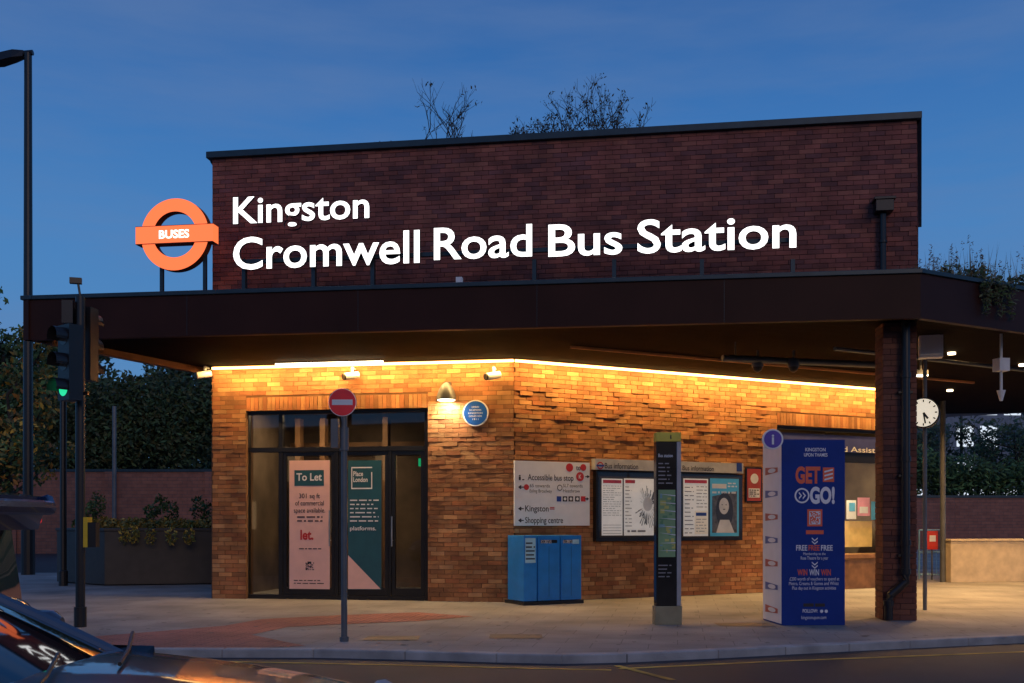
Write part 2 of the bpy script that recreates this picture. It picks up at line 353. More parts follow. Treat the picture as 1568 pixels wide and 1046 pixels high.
b=MB(); b.rect(gr,uL,uR,zc,zb0,0); b.build('ticket_window_glass',[m_glass],bld)
m_cy=M('counter_yellow',(.8,.6,.24),.5)
b=MB(); b.rect(gr,uL-.5,uR+.5,0,3.4,-2.2,0); b.box(gr,uL,uR,.8,gr.Z(1324,798),-.9,-.5,1); b.box(gr,uL-.5,uL-.4,0,3.4,-2.2,-.2,0); b.box(gr,uR+.35,uR+.45,0,3.4,-2.2,-.2,0)
w=gr.sh(-.45)
b.prect(w,1296,1311,795,766,.0,2); b.prect(w,1313,1332,790,762,.0,3); b.prect(w,1334,1350,796,768,.0,4); b.prect(w,1300,1309,783,770,.003,4); b.prect(w,1316,1329,786,776,.003,2)
b.build('ticket_office_interior',[m_int,m_cy,m_offw,M('p_pink',(.7,.3,.4),.6),M('p_blue',(.1,.4,.7),.6)],bld)
area('ticket_office_light',gr.W((uL+uR)/2,2.6,-.22),(-gr.u.y*.3,gr.u.x*.3,-1),1.6,.1,75,(1,.78,.42),bld,xaxis=(*gr.u,0))
m_bsheet=brickmat('brick_sheet',(.2,.1,.06),(.14,.07,.045),(.08,.06,.05))
b=MB(); 
e=RW.W(RL,0,0)
for a,c in (((-5.126,17.9),(-5.45,24)),((-5.45,24),(6.6,27)),((6.6,27),(e.x-.02,e.y))): b.box(Wall(a,c),0,Wall(a,c).L,0,SZ-.01,-.02,.02)
b.build('rear_walls',[m_bsheet],bld)
# column + downpipe
CWp=G(1352,950); cw=Wall((CWp.x,CWp.y),(CWp.x+.43,CWp.y-.05))
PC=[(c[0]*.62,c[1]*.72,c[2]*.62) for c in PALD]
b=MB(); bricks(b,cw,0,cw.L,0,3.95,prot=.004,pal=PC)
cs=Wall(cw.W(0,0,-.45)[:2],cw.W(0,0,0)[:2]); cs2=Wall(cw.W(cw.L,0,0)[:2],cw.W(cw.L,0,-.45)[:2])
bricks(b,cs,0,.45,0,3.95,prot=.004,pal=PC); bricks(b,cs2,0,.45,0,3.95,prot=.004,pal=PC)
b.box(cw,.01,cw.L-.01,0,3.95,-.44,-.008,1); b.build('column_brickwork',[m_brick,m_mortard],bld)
b=MB(); up=.27; pr=.055
b.tube([cw.W(up,3.95,.09),cw.W(up,.62,.09),cw.W(up,.52,.1),cw.W(up-.2,.34,.1),cw.W(up-.22,.24,.1),cw.W(up-.22,.02,.1)],pr,12)
for z in (3.2,2.1,1.0,.62): b.tube([cw.W(up,z,.09),cw.W(up,z+.07,.09)],pr+.012,12)
b.tube([cw.W(up-.22,.2,.1),cw.W(up-.22,.27,.1)],pr+.012,12)
for z in (3.0,1.9,.85): b.box(cw,up-.09,up+.09,z,z+.03,.0,.09)
b.build('column_downpipe',[m_black],bld,smooth=True)
b=MB(); uu=BW.U(1350); b.tube([BW.W(uu,4.3,.1),BW.W(uu,BW.Z(1350,330),.1)],.05,12); b.tube([BW.W(uu,BW.Z(1350,375),.1),BW.W(uu,BW.Z(1350,371),.1)],.065,12)
b.box(BW,BW.U(1337),BW.U(1364),BW.Z(1350,329),BW.Z(1350,312),.02,.24); b.box(BW,BW.U(1334),BW.U(1367),BW.Z(1350,312),BW.Z(1350,308),.015,.26)
b.build('rainwater_hopper',[m_black],bld,bevel=.005)
b=MB(); b.box(LW,.02,LW.L,3.905,3.945,.03,.06); b.box(RW,0,RL-.1,3.905,3.945,.03,.06); b.build('led_strip',[m_led],bld)
b=MB(); b.box(LW,LW.U(433),LW.U(595),3.915,3.935,.3,.33); b.build('led_batten',[m_ledw],bld)
WARM=(1,.57,.18)
for w,a,c,pw in ((LW,.05,LW.L,118),(RW,.05,RL-.2,188)):
    area('led_wash',w.W((a+c)/2,3.9,.27),(-w.n.x*.25,-w.n.y*.25,-1),c-a,.06,pw,WARM,bld,xaxis=(*w.u,0))
# downlights on the bus side of the canopy
b=MB(); DL=[(6.9,16.4),(8.6,17.6),(8.8,21),(11.2,19.4),(12.5,22.5)]
for x,y in DL: b.tube([(x,y,SZ-.035),(x,y,SZ-.002)],.06,16)
b.build('canopy_downlights',[M('downlight_lens',(.8,.8,.7),.5,emit=(1,.75,.45),es=6)],bld)
for i,(x,y) in enumerate(DL): area('downlight_%d'%i,(x,y,SZ-.045),(0,0,-1),.16,.16,85,(1,.56,.2),bld,spread=140)
b=MB(); b.tube([(3.1,15.4,3.72),(6.2,16.2,3.72)],.05,10); b.tube([(4.6,14.9,3.78),(8.5,16.9,3.74)],.03,8)
for q in ((3.3,15.45),(5.8,16.1)): b.tube([(q[0],q[1],3.72),(q[0],q[1],3.98)],.012,6)
b.build('service_conduit',[m_grey],bld,smooth=True)
b=MB(); wv=RW.sh(1.5); b.box(wv,.2,RL,3.93,3.967,-.04,.0); b.build('soffit_beam',[M('beam_timber',(.5,.22,.09),.6)],bld)

# ================= signs =================
TS=BW.sh(.95)
sg=E('station_name_sign',TS.W(5,4.5,0)); b=MB()
for t,a,c,yb,yt in (('Kingston',358,566,343,304),('Cromwell',358,643,413,366),('Road',665,815,398,351),('Bus',840,953,393,346),('Station',976,1219,388,339)):
    b.ptext(TS,t,a,c,yb,yt,0,0,.013,.025)
ob=b.build('letters',[m_letter,m_lside],sg)
for p in ob.data.polygons:
    if p.normal.dot(Vector((TS.n.x,TS.n.y,0)))<.7: p.material_index=1
b=MB()
for px in (370,477,568,817,940,1075,1215): b.box(TS,TS.U(px)-.03,TS.U(px)+.03,4.45,TS.Z(px,395),-.16,-.07)
b.box(TS,TS.U(360),TS.U(1218),TS.Z(358,402),TS.Z(358,396),-.155,-.08)
b.build('support_frame',[m_trim],sg)
rd=E('buses_roundel_sign',TS.W(TS.U(271),4.5,0)); b=MB()
uc,zc_=TS.U(271),TS.Z(271,361); k=TS.U(272)-TS.U(271); n=64
for i in range(n):
    t0,t1=2*math.pi*i/n,2*math.pi*(i+1)/n; vs=[]
    for o in (.08,-.08):
        for r_ in (33*k,51.5*k):
            for t in (t0,t1): vs.append(TS.W(uc+r_*math.cos(t),zc_+r_*math.sin(t),o))
    b.add(vs,[(0,2,3,1)],0); b.add(vs,[(4,5,7,6)],1); b.add(vs,[(2,6,7,3),(0,1,5,4)],3)
b.box(TS,uc-59*k,uc+59*k,zc_-12.5*k,zc_+12.5*k,-.1,.1,0)
b.text(TS,'BUSES',uc,zc_-5.5*k,11*k,46*k,.104,2,.03,0,'c')
for s_ in (1,-1): b.box(TS,uc-59*k,uc+59*k,zc_+s_*12.5*k-.004,zc_+s_*12.5*k+.004,-.1,.106,3)
b.build('roundel',[m_orange,m_lside,m_orw,M('roundel_edge',(.35,.07,.02),.5)],rd)
b=MB()
for dx in (-25,41): b.box(TS,uc+(dx-2.5)*k,uc+(dx+2.5)*k,4.45,zc_-(44 if dx<0 else 14)*k,-.07,-.02)
b.build('legs',[m_trim],rd)
b=MB(); w=FW.sh(-.4); b.box(w,w.U(640),w.U(665),4.53,4.57,0,.15); b.box(w,w.U(700),w.U(709),4.53,4.68,0,.1); b.build('roof_floodlight',[m_white])
# direction sign
ds=MB(); S=RW.sh(.07); ds.pbox(S,788,903,805,707,-.03,0,0)
ds.pell(S,872,716,5.5,.003,1); ds.ptext(S,'to',882,889,720,712,.003,2,.01); ds.pell(S,893,716,4.5,.003,1)
ds.ptext(S,'Accessible bus stop',808,878,735,726,.003,2,.01); ds.pell(S,888,730,6,.003,1); ds.ptext(S,'K',886,890,733,727,.006,3,.02)
ds.ptext(S,'65 towards',811,842,746,741,.003,2); ds.ptext(S,'Ealing Broadway',811,845,754,749,.003,2); ds.pell(S,806,746,4,.003,1)
ds.ptext(S,'SL7 towards',862,892,746,741,.003,2); ds.ptext(S,'Heathrow',862,888,754,749,.003,2); ds.pell(S,857,747,4,.003,2); ds.pell(S,857,747,3,.005,3)
for x,c in ((856,4),(865,2),(874,2),(884,2),(893,1)): ds.pbox(S,x-3.5,x+3.5,768,760,0,.003,c)
for x in (865,874,884): ds.pell(S,x,764,2,.0055,3)
ds.ptext(S,'Kingston',804,840,783,774,.003,2,.01); ds.ptext(S,'Shopping centre',804,862,801,792,.003,2,.01)
ds.ptext(S,'=',842,849,782,775,.003,1,.03)
def arrow(mb,w,px,py,s,d,o,mi):
    mb.poly(w,[(px,py-.8),(px+d*s*2,py-.8),(px+d*s*2,py+.8),(px,py+.8)][::(1 if d>0 else -1)],o,mi)
    mb.poly(w,[(px-d*.8,py),(px+d*s*.8,py-s*.8),(px+d*s*1.2,py-s*.4),(px+d*1.2,py),(px+d*s*1.2,py+s*.4),(px+d*s*.8,py+s*.8)],o+.001,mi)
for y in (746,779,797): arrow(ds,S,794,y,4,1,.003,2)
arrow(ds,S,902,730,3,-1,.003,2); arrow(ds,S,901,764,3,-1,.003,2); ds.ptext(S,'i.',794,803,735,727,.003,2,.02)
ds.build('direction_sign',[m_white,m_red,m_ink,m_white,m_blue])
# bus info board
S=RW.sh(.12); bi=E('bus_information_board',S.W(3.4,1.0,0)); b=MB()
b.pbox(S,913,1137,828,724,-.1,0,0); b.pbox(S,911,1138,722,706,-.11,.005,1)
b.prect(S,918,1003,823,730,.003,2); b.prect(S,1044,1132,823,730,.003,2)
b.ptext(S.sh(.005),'Bus information',926,977,717,709,.003,3,.012); b.ptext(S.sh(.005),'Bus information',1045,1093,720,713,.003,3,.012)
b.pell(S.sh(.005),919,713,5,.003,4); b.pell(S.sh(.005),919,713,3.2,.005,1); b.prect(S.sh(.005),913,925,714.5,711.5,.007,5); b.pbox(S.sh(.005),1128,1136,722,709,0,.004,5)
b.build('case_and_header',[m_frame,M('header_grey',(.55,.55,.53),.5),m_dark,m_ink,m_red,m_blue],bi,bevel=.002)
b=MB()
b.prect(S,921,953,820,733,.006,0); b.lines(S,923,951,790,742,14,.009,1,.22); b.lines(S,923,951,818,801,4,.009,1,words=False,fill=.15); b.prect(S,923,951,740,735,.009,9)
b.prect(S,955,1001,820,733,.006,2); b.lines(S,957,967,818,742,14,.009,1,.22); b.prect(S,957,972,740,735,.009,9)
for i in range(70):
    t=U_(-2.9,2.9); r0,r1=U_(8,14),U_(16,36); cx,cy=991,775
    x0,y0=cx+r0*math.cos(t)*.6,cy+r0*math.sin(t); x1,y1=cx+r1*math.cos(t)*.6,cy+r1*math.sin(t)
    x0,x1=min(x0,1000),min(x1,1000)
    b.poly(S,[(x0,y0),(x1,y1),(min(x1+1,1001),y1+1.4)],.0092+i*.00005,3)
b.pell(S,991,772,7,.014,4,9); b.prect(S,957,999,818,808,.013,0); b.lines(S,960,997,816,810,1,.015,1)
b.prect(S,1046,1084,821,733,.006,0); b.lines(S,1048,1062,818,742,12,.009,1,fill=.22); b.lines(S,1066,1082,778,742,7,.009,1,.22); b.prect(S,1048,1082,740,735,.009,9)
b.prect(S,1063,1083,818,782,.012,5); b.lines(S,1065,1081,815,792,5,.014,1,.22); b.prect(S,1065,1081,790,785,.014,10)
b.prect(S,1087,1131,821,733,.006,6); b.poly(S,[(1090,816),(1128,816),(1128,752),(1090,760)],.009,3)
b.pell(S,1109,782,13,.011,7,22); b.pell(S,1108,775,7.5,.013,4,10); b.poly(S,[(1096,816),(1124,816),(1116,796),(1102,796)],.012,4)
b.prect(S,1090,1112,748,741,.009,8); b.lines(S,1090,1128,757,751,1,.011,8); b.lines(S,1114,1128,747,738,2,.009,8)
b.pell(S,1105,773,1.0,.015,7,.6); b.pell(S,1111,773,1.0,.015,7,.6); b.pell(S,1108,780,1.8,.015,7,.6)
b.build('posters',[m_case,m_inkg,m_case,M('print_grey',(.12,.12,.12),.6,var=.5,scale=12),M('print_skin',(.55,.54,.53),.6,emit=(1,.9,.8),es=.05),m_casec,m_caset,M('print_dark',(.03,.03,.035),.6),m_white,m_red,m_blue],bi)  # printed faces also carry a faint added glow
b=MB(); b.prect(S,915,1135,826,726,.03); b.build('glass_cover',[m_glass],bi)
b=MB(); S=RW.sh(.04); b.pbox(S,1142,1167,769,716,-.03,0,0); b.pbox(S,1144,1165,767,718,0,.004,1); b.pell(S,1155,733,6,.006,2); b.prect(S,1146,1163,762,748,.006,2); b.lines(S,1147,1162,761,749,4,.008,0)
b.build('safety_notice',[m_frame,M('notice_red',(.42,.05,.04),.5),m_offw])
b=MB(); uc,zc_=LW.U(729),LW.Z(729,633); b.tube([LW.W(uc,zc_,.01),LW.W(uc,zc_,.05)],.215,36,0); b.ell(LW,uc,zc_,.195,.195,.052,1,36)
for i,(t,wd) in enumerate((('LONDON',.12),('BUS NETWORK',.2),('KINGSTON',.24),('OPENED HERE',.22),('1911',.1))): b.text(LW,t,uc,zc_+.085-i*.05,.026,wd,.056,0,.01,0,'c')
b.build('blue_plaque',[m_white,M('plaque_blue',(.015,.1,.42),.3)])
wl=E('wall_lamp',LW.W(LW.U(687),LW.Z(687,612),0)); b=MB(); uc=LW.U(687); zt_=LW.Z(687,588); zb_=LW.Z(687,614)
pts=[LW.W(uc,zt_-(zt_-zb_)*t,.17) for t in (0,.15,.4,.7,1)]; b.tube(pts,[.03,.08,.12,.15,.165],20,0); b.box(LW,uc-.05,uc+.05,zt_-.12,zt_+.02,.01,.12,0)
b.build('shade',[m_grey],wl,smooth=True)
b=MB(); b.tube([LW.W(uc,zb_-.012,.17),LW.W(uc,zb_-.004,.17)],.14,20,0); b.build('diffuser',[M('lamp_glow',(.8,.8,.7),.5,emit=(1,.85,.6),es=8)],wl)
area('lamp_light',LW.W(uc,zb_-.02,.17),(0,0,-1),.2,.2,20,(1,.82,.55),wl)
def cctv(px,py,w,off=.14):
    u,z=w.U(px),w.Z(px,py); e=E('security_camera',w.W(u,z,0)); b=MB()
    b.tube([w.W(u+.02,z+.12,.01),w.W(u+.02,z+.12,off)],.02,8,0); b.tube([w.W(u+.02,z+.14,off),w.W(u+.02,z+.02,off)],.025,8,0)
    b.tube([w.W(u+.1,z+.02,off-.06),w.W(u-.08,z-.03,off+.1)],.06,12,0); b.tube([w.W(u-.08,z-.03,off+.1),w.W(u-.1,z-.036,off+.12)],.056,12,1)
    b.build('housing',[m_offw,m_black],e,smooth=True)
cctv(542,577,LW); cctv(757,577,LW); cctv(318,575,LW)
def dome(x,y,z):
    e=E('dome_camera',(x,y,z)); b=MB(); b.tube([(x,y,z+.25),(x,y,z+.12)],.02,8,0); b.tube([(x,y,z+.12),(x,y,z+.04),(x,y,z)],[.07,.09,.085],14,0)
    b.tube([(x,y,z),(x,y,z-.05),(x,y,z-.08)],[.075,.06,.02],14,1); b.build('body',[m_grey,m_black],e,smooth=True)
for px in (1160,1215):
    q=P(px,562,15.6); dome(q.x,q.y,q.z)
# blue cabinets
S=RW.sh(.62); cb=E('blue_recycling_cabinet',S.W(S.U(845),0,-.3)); b=MB()
m_cab=M('cabinet_blue',(.02,.24,.68),.3,var=.1); m_cabl=M('cabinet_label',(.35,.65,.8),.5)
b.box(S,S.U(800),S.U(892),0,.05,-.62,.04,1)
zt_=S.Z(845,820)
for a,c in ((802,822),(823.5,857),(858.5,890)):
    b.box(S,S.U(a),S.U(c),.06,zt_,-.55,0,0)
    if c-a>25:
        b.box(S,S.U(a)+.02,S.U(c)-.02,.1,zt_-.15,0,.008,0); b.box(S,S.U(a)+.05,S.U(c)-.05,zt_-.12,zt_-.07,.0,.008,2)
        b.box(S,S.U((a+c)/2)-.002,S.U((a+c)/2)+.002,.12,zt_-.17,.008,.011,1)
b.build('bodies',[m_cab,m_black,m_frame],cb,bevel=.012)
b=MB(); b.prect(S,804,820,862,824,.004,0); b.lines(S,805,819,858,828,5,.007,1,.35)
for i,px in enumerate((828,834,862,868)): b.ptext(S,'TEXTILES' if i%2 else 'BOOKS',px,px+10,832,827,.011,2)
b.prect(S,876,886,833,826,.012,0); b.build('labels',[m_cabl,m_ink,m_white],cb)

# map totem
t0=G(1005,957); TW=Wall((t0.x,t0.y),(t0.x+.3,t0.y+.03)); mt=E('map_totem',t0)
zt_=TW.Z(1020,662); ua,ub=TW.U(1005),TW.U(1036); uc=TW.U(1043)
m_olive=M('totem_cap',(.6,.5,.05),.4); m_gloss=M('totem_black',(.015,.016,.017),.15)
b=MB(); b.box(TW,ua,ub,.24,zt_-.12,-.14,0,0); b.box(TW,ua,uc,zt_-.117,zt_,-.15,.004,1); b.box(TW,ub+.003,uc,.24,zt_-.12,-.145,.002,2); b.box(TW,ua-.015,uc+.01,0,.237,-.155,.008,3)
b.build('body',[m_gloss,m_olive,M('totem_edge',(.35,.36,.38),.4),M('totem_base',(.28,.26,.17),.4,metal=.2)],mt,bevel=.004)
b=MB(); b.prect(TW,1008,1034,853,750,.004,0)
for i in range(34):
    x=U_(1008,1030); y=U_(752,843); b.prect(TW,x,min(x+U_(2,9),1034),y+U_(2,8),y,.0055+i*.00006,random.choice((1,1,2,3,0)))
for i in range(8): b.poly(TW,[(1008,755+i*12+U_(0,5)),(1034,760+i*12),(1034,758.5+i*12)],.0085+i*.0001,4)
b.ptext(TW,'Bus station',1008,1030,700,695,.004,4,.01); b.lines(TW,1008,1032,742,706,6,.004,5,fill=.3); b.ptext(TW,'i',1026,1028,672,666,.008,6,.03); b.lines(TW,1008,1028,885,862,4,.004,5,fill=.3)
b.build('map_panel',[M('map_green',(.2,.36,.18),.5),M('map_yellow',(.5,.5,.14),.5),M('map_blue',(.16,.36,.4),.5),M('map_dgreen',(.1,.26,.13),.5),m_offw,m_inkg,m_ink],mt)

# advertising pillar
a0=G(1197,958); AW=Wall((a0.x,a0.y),(a0.x+.8,a0.y+.05)); ap=E('advertising_pillar',a0)
zt_=AW.Z(1240,673); uw=AW.U(1294)
m_ab=M('advert_blue',(.008,.04,.25),.6,var=.06,spec=.2); m_ao=M('advert_orange',(.85,.13,.06),.5,var=.05); m_cy2=M('advert_pale',(.8,.8,.84),.5,var=.04); m_pr=M('advert_print_red',(.5,.12,.09),.5); m_pb2=M('advert_print_blue',(.1,.15,.4),.5)
b=MB(); b.box(AW,0,uw,.0,zt_,-.78,0,0); b.build('body',[m_ab],ap,bevel=.006)
AS=Wall(AW.W(0,0,-.78)[:2],AW.W(0,0,0)[:2])
b=MB(); b.box(AS,.01,.77,.02,zt_-.02,0,.004,0)
zz_=.12; kk=0
while zz_<zt_-.2:
    b.add([AS.W(.12,zz_,.007),AS.W(.64,zz_+.02,.007),AS.W(.64,zz_+.08,.007),AS.W(.12,zz_+.1,.007)],[(0,1,2,3)],1+kk%2)
    b.ell(AS,.4,zz_+.05,.16,.03,.009,0,16); zz_+=.3; kk+=1
b.build('side_panel',[m_cy2,m_pr,m_pb2],ap)
b=MB()
def T(t,a,c,yb,yt,mi=0,bold=.02): b.ptext(AW,t,a,c,yb,yt,.003,mi,bold)
T('KINGSTON',1233,1264,691,686); T('UPON THAMES',1231,1267,699,694); T('GET',1218,1256,739,716,1,.045)
b.pbox(AW,1260,1277,738,716,0,.004,1)
for y in (719,725,731): b.poly(AW,[(1262,y+5),(1275,y+1.5),(1275,y-1),(1262,y+2.5)],.007,0)
T('GO!',1240,1278,770,747,0,.045); b.pell(AW,1228,759,11.5,.003,0); b.pell(AW,1228,759,9,.005,3)
for x in (1223,1229): b.poly(AW,[(x,753),(x,756),(x+2.5,759),(x,762),(x,765),(x+5,759)],.007,0)
b.prect(AW,1236,1259,806,780,.003,1); b.prect(AW,1239,1256,803,783,.005,0)
qr(b,AW,1240,1255,802,784,.007,1,10)
b.prect(AW,1234,1261,818,812,.003,1)
for y in (823,828,860,865): b.poly(AW,[(1243,y),(1243,y+2),(1247.5,y+6),(1252,y+2),(1252,y),(1247.5,y+4)],.003,0)
T('FREE',1219,1236,843,835); T('FREE',1238,1255,843,835,1); T('FREE',1257,1275,843,835); T('Membership to the',1230,1264,850,846,0,0); T('Rose Theatre for a year',1226,1268,857,852,0,0)
T('WIN',1221,1236,881,872,1); T('WIN',1239,1254,881,872); T('WIN',1257,1272,881,872,1)
T('£200 worth of vouchers to spend at',1209,1285,889,884,0,.0); T('Metro, Creams & Games and Whizz',1208,1284,896,891,0,.0); T('Plus day out in Kingston activities',1213,1280,903,898,0,.0)
b.prect(AW,1230,1246,929,924,.003,2); b.prect(AW,1248,1263,929,924,.003,2); T('FOLLOW:',1229,1252,938,933); T('kingstonupon.com',1227,1265,948,943,0,0)
b.pell(AW,1258,936,2.5,.003,0); b.pell(AW,1265,936,2.5,.003,0)
b.build('lettering',[m_cy2,m_ao,m_ink,m_ab],ap)
# information roundel on a short arm beside the pillar
b=MB(); q=P(1183,673,13.0); iw=Wall((q.x-.3,q.y),(q.x+.3,q.y-.04)); uc=iw.U(1183); zc_=q.z
b.tube([iw.W(uc,zc_,-.025),iw.W(uc,zc_,.02)],.128,32,0); b.ell(iw,uc,zc_,.108,.108,.023,1,32); b.text(iw,'i',uc,zc_-.06,.12,None,.026,0,.03,0,'c'); b.tube([iw.W(uc,zc_,-.02),iw.W(uc,zc_,-.35)],.015,8,0); b.tube([iw.W(uc,zc_,-.34),iw.W(uc+.2,zc_,-.34)],.015,8,0)
b.build('information_sign',[m_white,M('info_violet',(.07,.04,.4),.4)])

# no entry sign
n0=G(527,982); NW=Wall((n0.x-.3,n0.y),(n0.x+.3,n0.y)); ne=E('no_entry_sign',n0)
b=MB(); b.tube([n0,(n0.x,n0.y,NW.Z(527,600))],.034,14,0); b.tube([n0,(n0.x,n0.y,.05)],.05,14,0)
b.box(NW,NW.U(508),NW.U(519),NW.Z(513,686),NW.Z(513,642),-.05,.06,0); b.tube([(n0.x,n0.y,NW.Z(527,690)),(n0.x,n0.y,NW.Z(527,655))],.05,12,0)
for y in (610,628): b.box(NW,NW.U(519),NW.U(534),NW.Z(527,y+2),NW.Z(527,y-2),-.045,.045,0)
b.build('post',[m_grey],ne,smooth=True)
b=MB(); uc,zc_=NW.U(525.5),NW.Z(525,617); r_=.152
b.tube([NW.W(uc,zc_,.045),NW.W(uc,zc_,.055)],r_,36,0); b.ell(NW,uc,zc_,r_*.95,r_*.95,.058,1,40); b.rect(NW,uc-r_*.74,uc+r_*.74,zc_-.03,zc_+.03,.061,2)
b.build('plate',[m_white,M('noentry_red',(.6,.02,.03),.35,emit=(.6,.02,.03),es=.12),m_white],ne)

# ================= traffic signal =================
def rotbox(mb,c,ang,sx,sy,z0,z1,mi=0):
    w=Wall((0,0),(math.cos(ang),math.sin(ang))); w.o=Vector((c[0],c[1])); mb.box(w,-sx/2,sx/2,z0,z1,-sy/2,sy/2,mi); return w
def signal_head(mb,c,ang,z0,green=None):
    w=rotbox(mb,c,ang,.26,.18,z0,z0+.92,0)
    for i in range(3):
        zc=z0+.15+i*.31; n=14
        for k in range(n):
            t0=math.pi*(-.1+1.2*k/n); t1=math.pi*(-.1+1.2*(k+1)/n)
            mb.add([w.W(.115*math.cos(t0),zc+.115*math.sin(t0),.09),w.W(.115*math.cos(t1),zc+.115*math.sin(t1),.09),w.W(.115*math.cos(t1),zc+.115*math.sin(t1),.24),w.W(.115*math.cos(t0),zc+.115*math.sin(t0),.24)],[(0,1,2,3)],0)
        mb.ell(w,0,zc,.1,.1,.093,(2 if (green and i==0) else 1),20)
m_lens=M('lens_dark',(.03,.03,.03),.2); m_gl=M('lens_green',(.02,.5,.3),.3,emit=(.02,.7,.3),es=1.1)
s0=G(123,960); ts=E('traffic_signal',s0); b=MB()
b.tube([s0,(s0.x,s0.y,P(123,455,s0.y).z)],.057,14,0); b.tube([s0,(s0.x,s0.y,.25)],.075,14,0)
zh=P(0,617,s0.y).z
signal_head(b,(s0.x-.03,s0.y-.22),math.radians(-38),zh,True); signal_head(b,(s0.x-.03,s0.y+.22),math.radians(170),zh+.3)
b.box(Wall((s0.x-.2,s0.y),(s0.x+.2,s0.y)),.12,.3,zh+.1,zh+.14,-.03,.03,0)
rotbox(b,(s0.x-.14,s0.y+.0),math.radians(-80),.2,.13,zh+.98,P(0,462,s0.y).z,0)
q=P(116,432,s0.y); b.tube([(s0.x,s0.y,P(0,455,s0.y).z),(s0.x-.03,s0.y,q.z)],.015,8,0); rotbox(b,(q.x,q.y),.3,.14,.08,q.z-.02,q.z+.05,0)
b.box(Wall((s0.x,s0.y),(s0.x+1,s0.y)),.02,.1,P(0,838,s0.y).z,P(0,792,s0.y).z,-.12,.03,3); b.box(Wall((s0.x,s0.y),(s0.x+1,s0.y)),.1,.2,P(0,838,s0.y).z,P(0,800,s0.y).z,-.1,.02,0)
b.build('signal',[m_black,m_lens,m_gl,M('push_button_yellow',(.7,.48,.03),.4)],ts,recalc=False)
s1=G(97,897); ts1=E('signal_post',s1); b=MB(); b.tube([s1,(s1.x,s1.y,.3),(s1.x,s1.y,.32),(s1.x,s1.y,P(0,500,s1.y).z)],[.09,.09,.065,.065],12,0); b.tube([(s1.x,s1.y,P(0,500,s1.y).z),(s1.x,s1.y,P(0,496,s1.y).z)],.08,12,0); b.build('post',[m_black],ts1)
def street_lamp(base,top,armdx,r=.1):
    e=E('street_lamp',base); b=MB(); x,y,_=base; s_=1 if armdx>0 else -1; L_=abs(armdx)
    b.tube([base,(x,y,1.6),(x,y,1.65),(x,y,top+.1)],[r*1.35,r*1.35,r,r*.75],14,0)
    b.tube([(x+s_*-.12,y,top+.12),(x+s_*.3,y,top+.08)],.07,8,0)
    w=Wall((0,0),(s_,0)); w.o=Vector((x,y))
    secs=[(.1,.09,.0,.16),(.35,.17,-.06,.16),(.8*L_,.19,-.16,.08),(L_,.12,-.2,-.08)]; vs=[]
    for u,hw,zb,zt_ in secs: vs+=[w.W(u,top+zb,-hw),w.W(u,top+zb,hw),w.W(u,top+zt_,hw*.6),w.W(u,top+zt_,-hw*.6)]
    fs=[]
    for i in range(3): fs+=[(i*4+k,i*4+(k+1)%4,(i+1)*4+(k+1)%4,(i+1)*4+k) for k in range(4)]
    fs+=[(0,1,2,3),(12,13,14,15)]; b.add(vs,fs,0)
    b.build('column_and_head',[m_black],e,recalc=True)
l0=G(43,880); street_lamp(l0,P(0,88,l0.y).z,-.85,.12)
q=G(1472,835); street_lamp(Vector((q.x,q.y,0)),P(0,600,q.y).z,1.2,.1)
# ================= planters =================
pl=E('planter',(-8,22,0)); b=MB(); A,B_,C=P(87,0,22.6),P(160,0,21.4),P(325,0,21.9)
D=Vector((C.x+.3,C.y+1.3,0)); Ee=Vector((A.x+.5,A.y+1.0,0)); hgt=1.12
pp=[A[:2],B_[:2],C[:2],D[:2],Ee[:2]]; b.prism(pp,0.02,hgt,0)
cen=Vector((sum(p[0] for p in pp)/5,sum(p[1] for p in pp)/5))
b.prism([(cen+(Vector(p)-cen)*1.02)[:] for p in pp],hgt+.001,hgt+.06,0)
b.build('trough',[M('planter_steel',(.055,.045,.038),.5,metal=.1)],pl,bevel=.01)
def leafcloud(mb,c,rad,n,size,pal,shell=.5):
    c=Vector(c)
    for i in range(n):
        while True:
            v=Vector((U_(-1,1),U_(-1,1),U_(-1,1)))
            if .05<v.length<=1: break
        v=v.normalized()*(v.length**shell)
        p=c+Vector((v.x*rad[0],v.y*rad[1],v.z*rad[2]))
        a=Vector((U_(-1,1),U_(-1,1),U_(-1,1))).normalized(); bb=a.orthogonal().normalized(); s=size*U_(.5,1.3)
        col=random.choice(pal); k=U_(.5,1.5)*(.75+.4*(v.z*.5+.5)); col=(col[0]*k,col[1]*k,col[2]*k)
        mb.add([p-a*s,p-bb*s*.45,p+a*s,p+bb*s*.45],[(0,1,2,3)],0,col)
GR=[(.07,.13,.035),(.1,.15,.04),(.045,.09,.03)]; DG=[(.045,.08,.028),(.06,.09,.03),(.03,.055,.022),(.08,.08,.03)]; YL=[(.5,.27,.03),(.4,.24,.04),(.16,.15,.04),(.5,.2,.03)]
b=MB()
for i in range(26):
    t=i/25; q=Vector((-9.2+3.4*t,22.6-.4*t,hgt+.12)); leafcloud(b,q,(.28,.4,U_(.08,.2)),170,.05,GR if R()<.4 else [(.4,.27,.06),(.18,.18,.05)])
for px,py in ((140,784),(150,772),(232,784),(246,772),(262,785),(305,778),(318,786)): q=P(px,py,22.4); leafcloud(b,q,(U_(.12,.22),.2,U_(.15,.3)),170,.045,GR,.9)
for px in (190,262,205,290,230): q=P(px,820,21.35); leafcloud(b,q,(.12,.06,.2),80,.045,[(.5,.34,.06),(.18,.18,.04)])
b.build('planting',[m_leaf],pl)

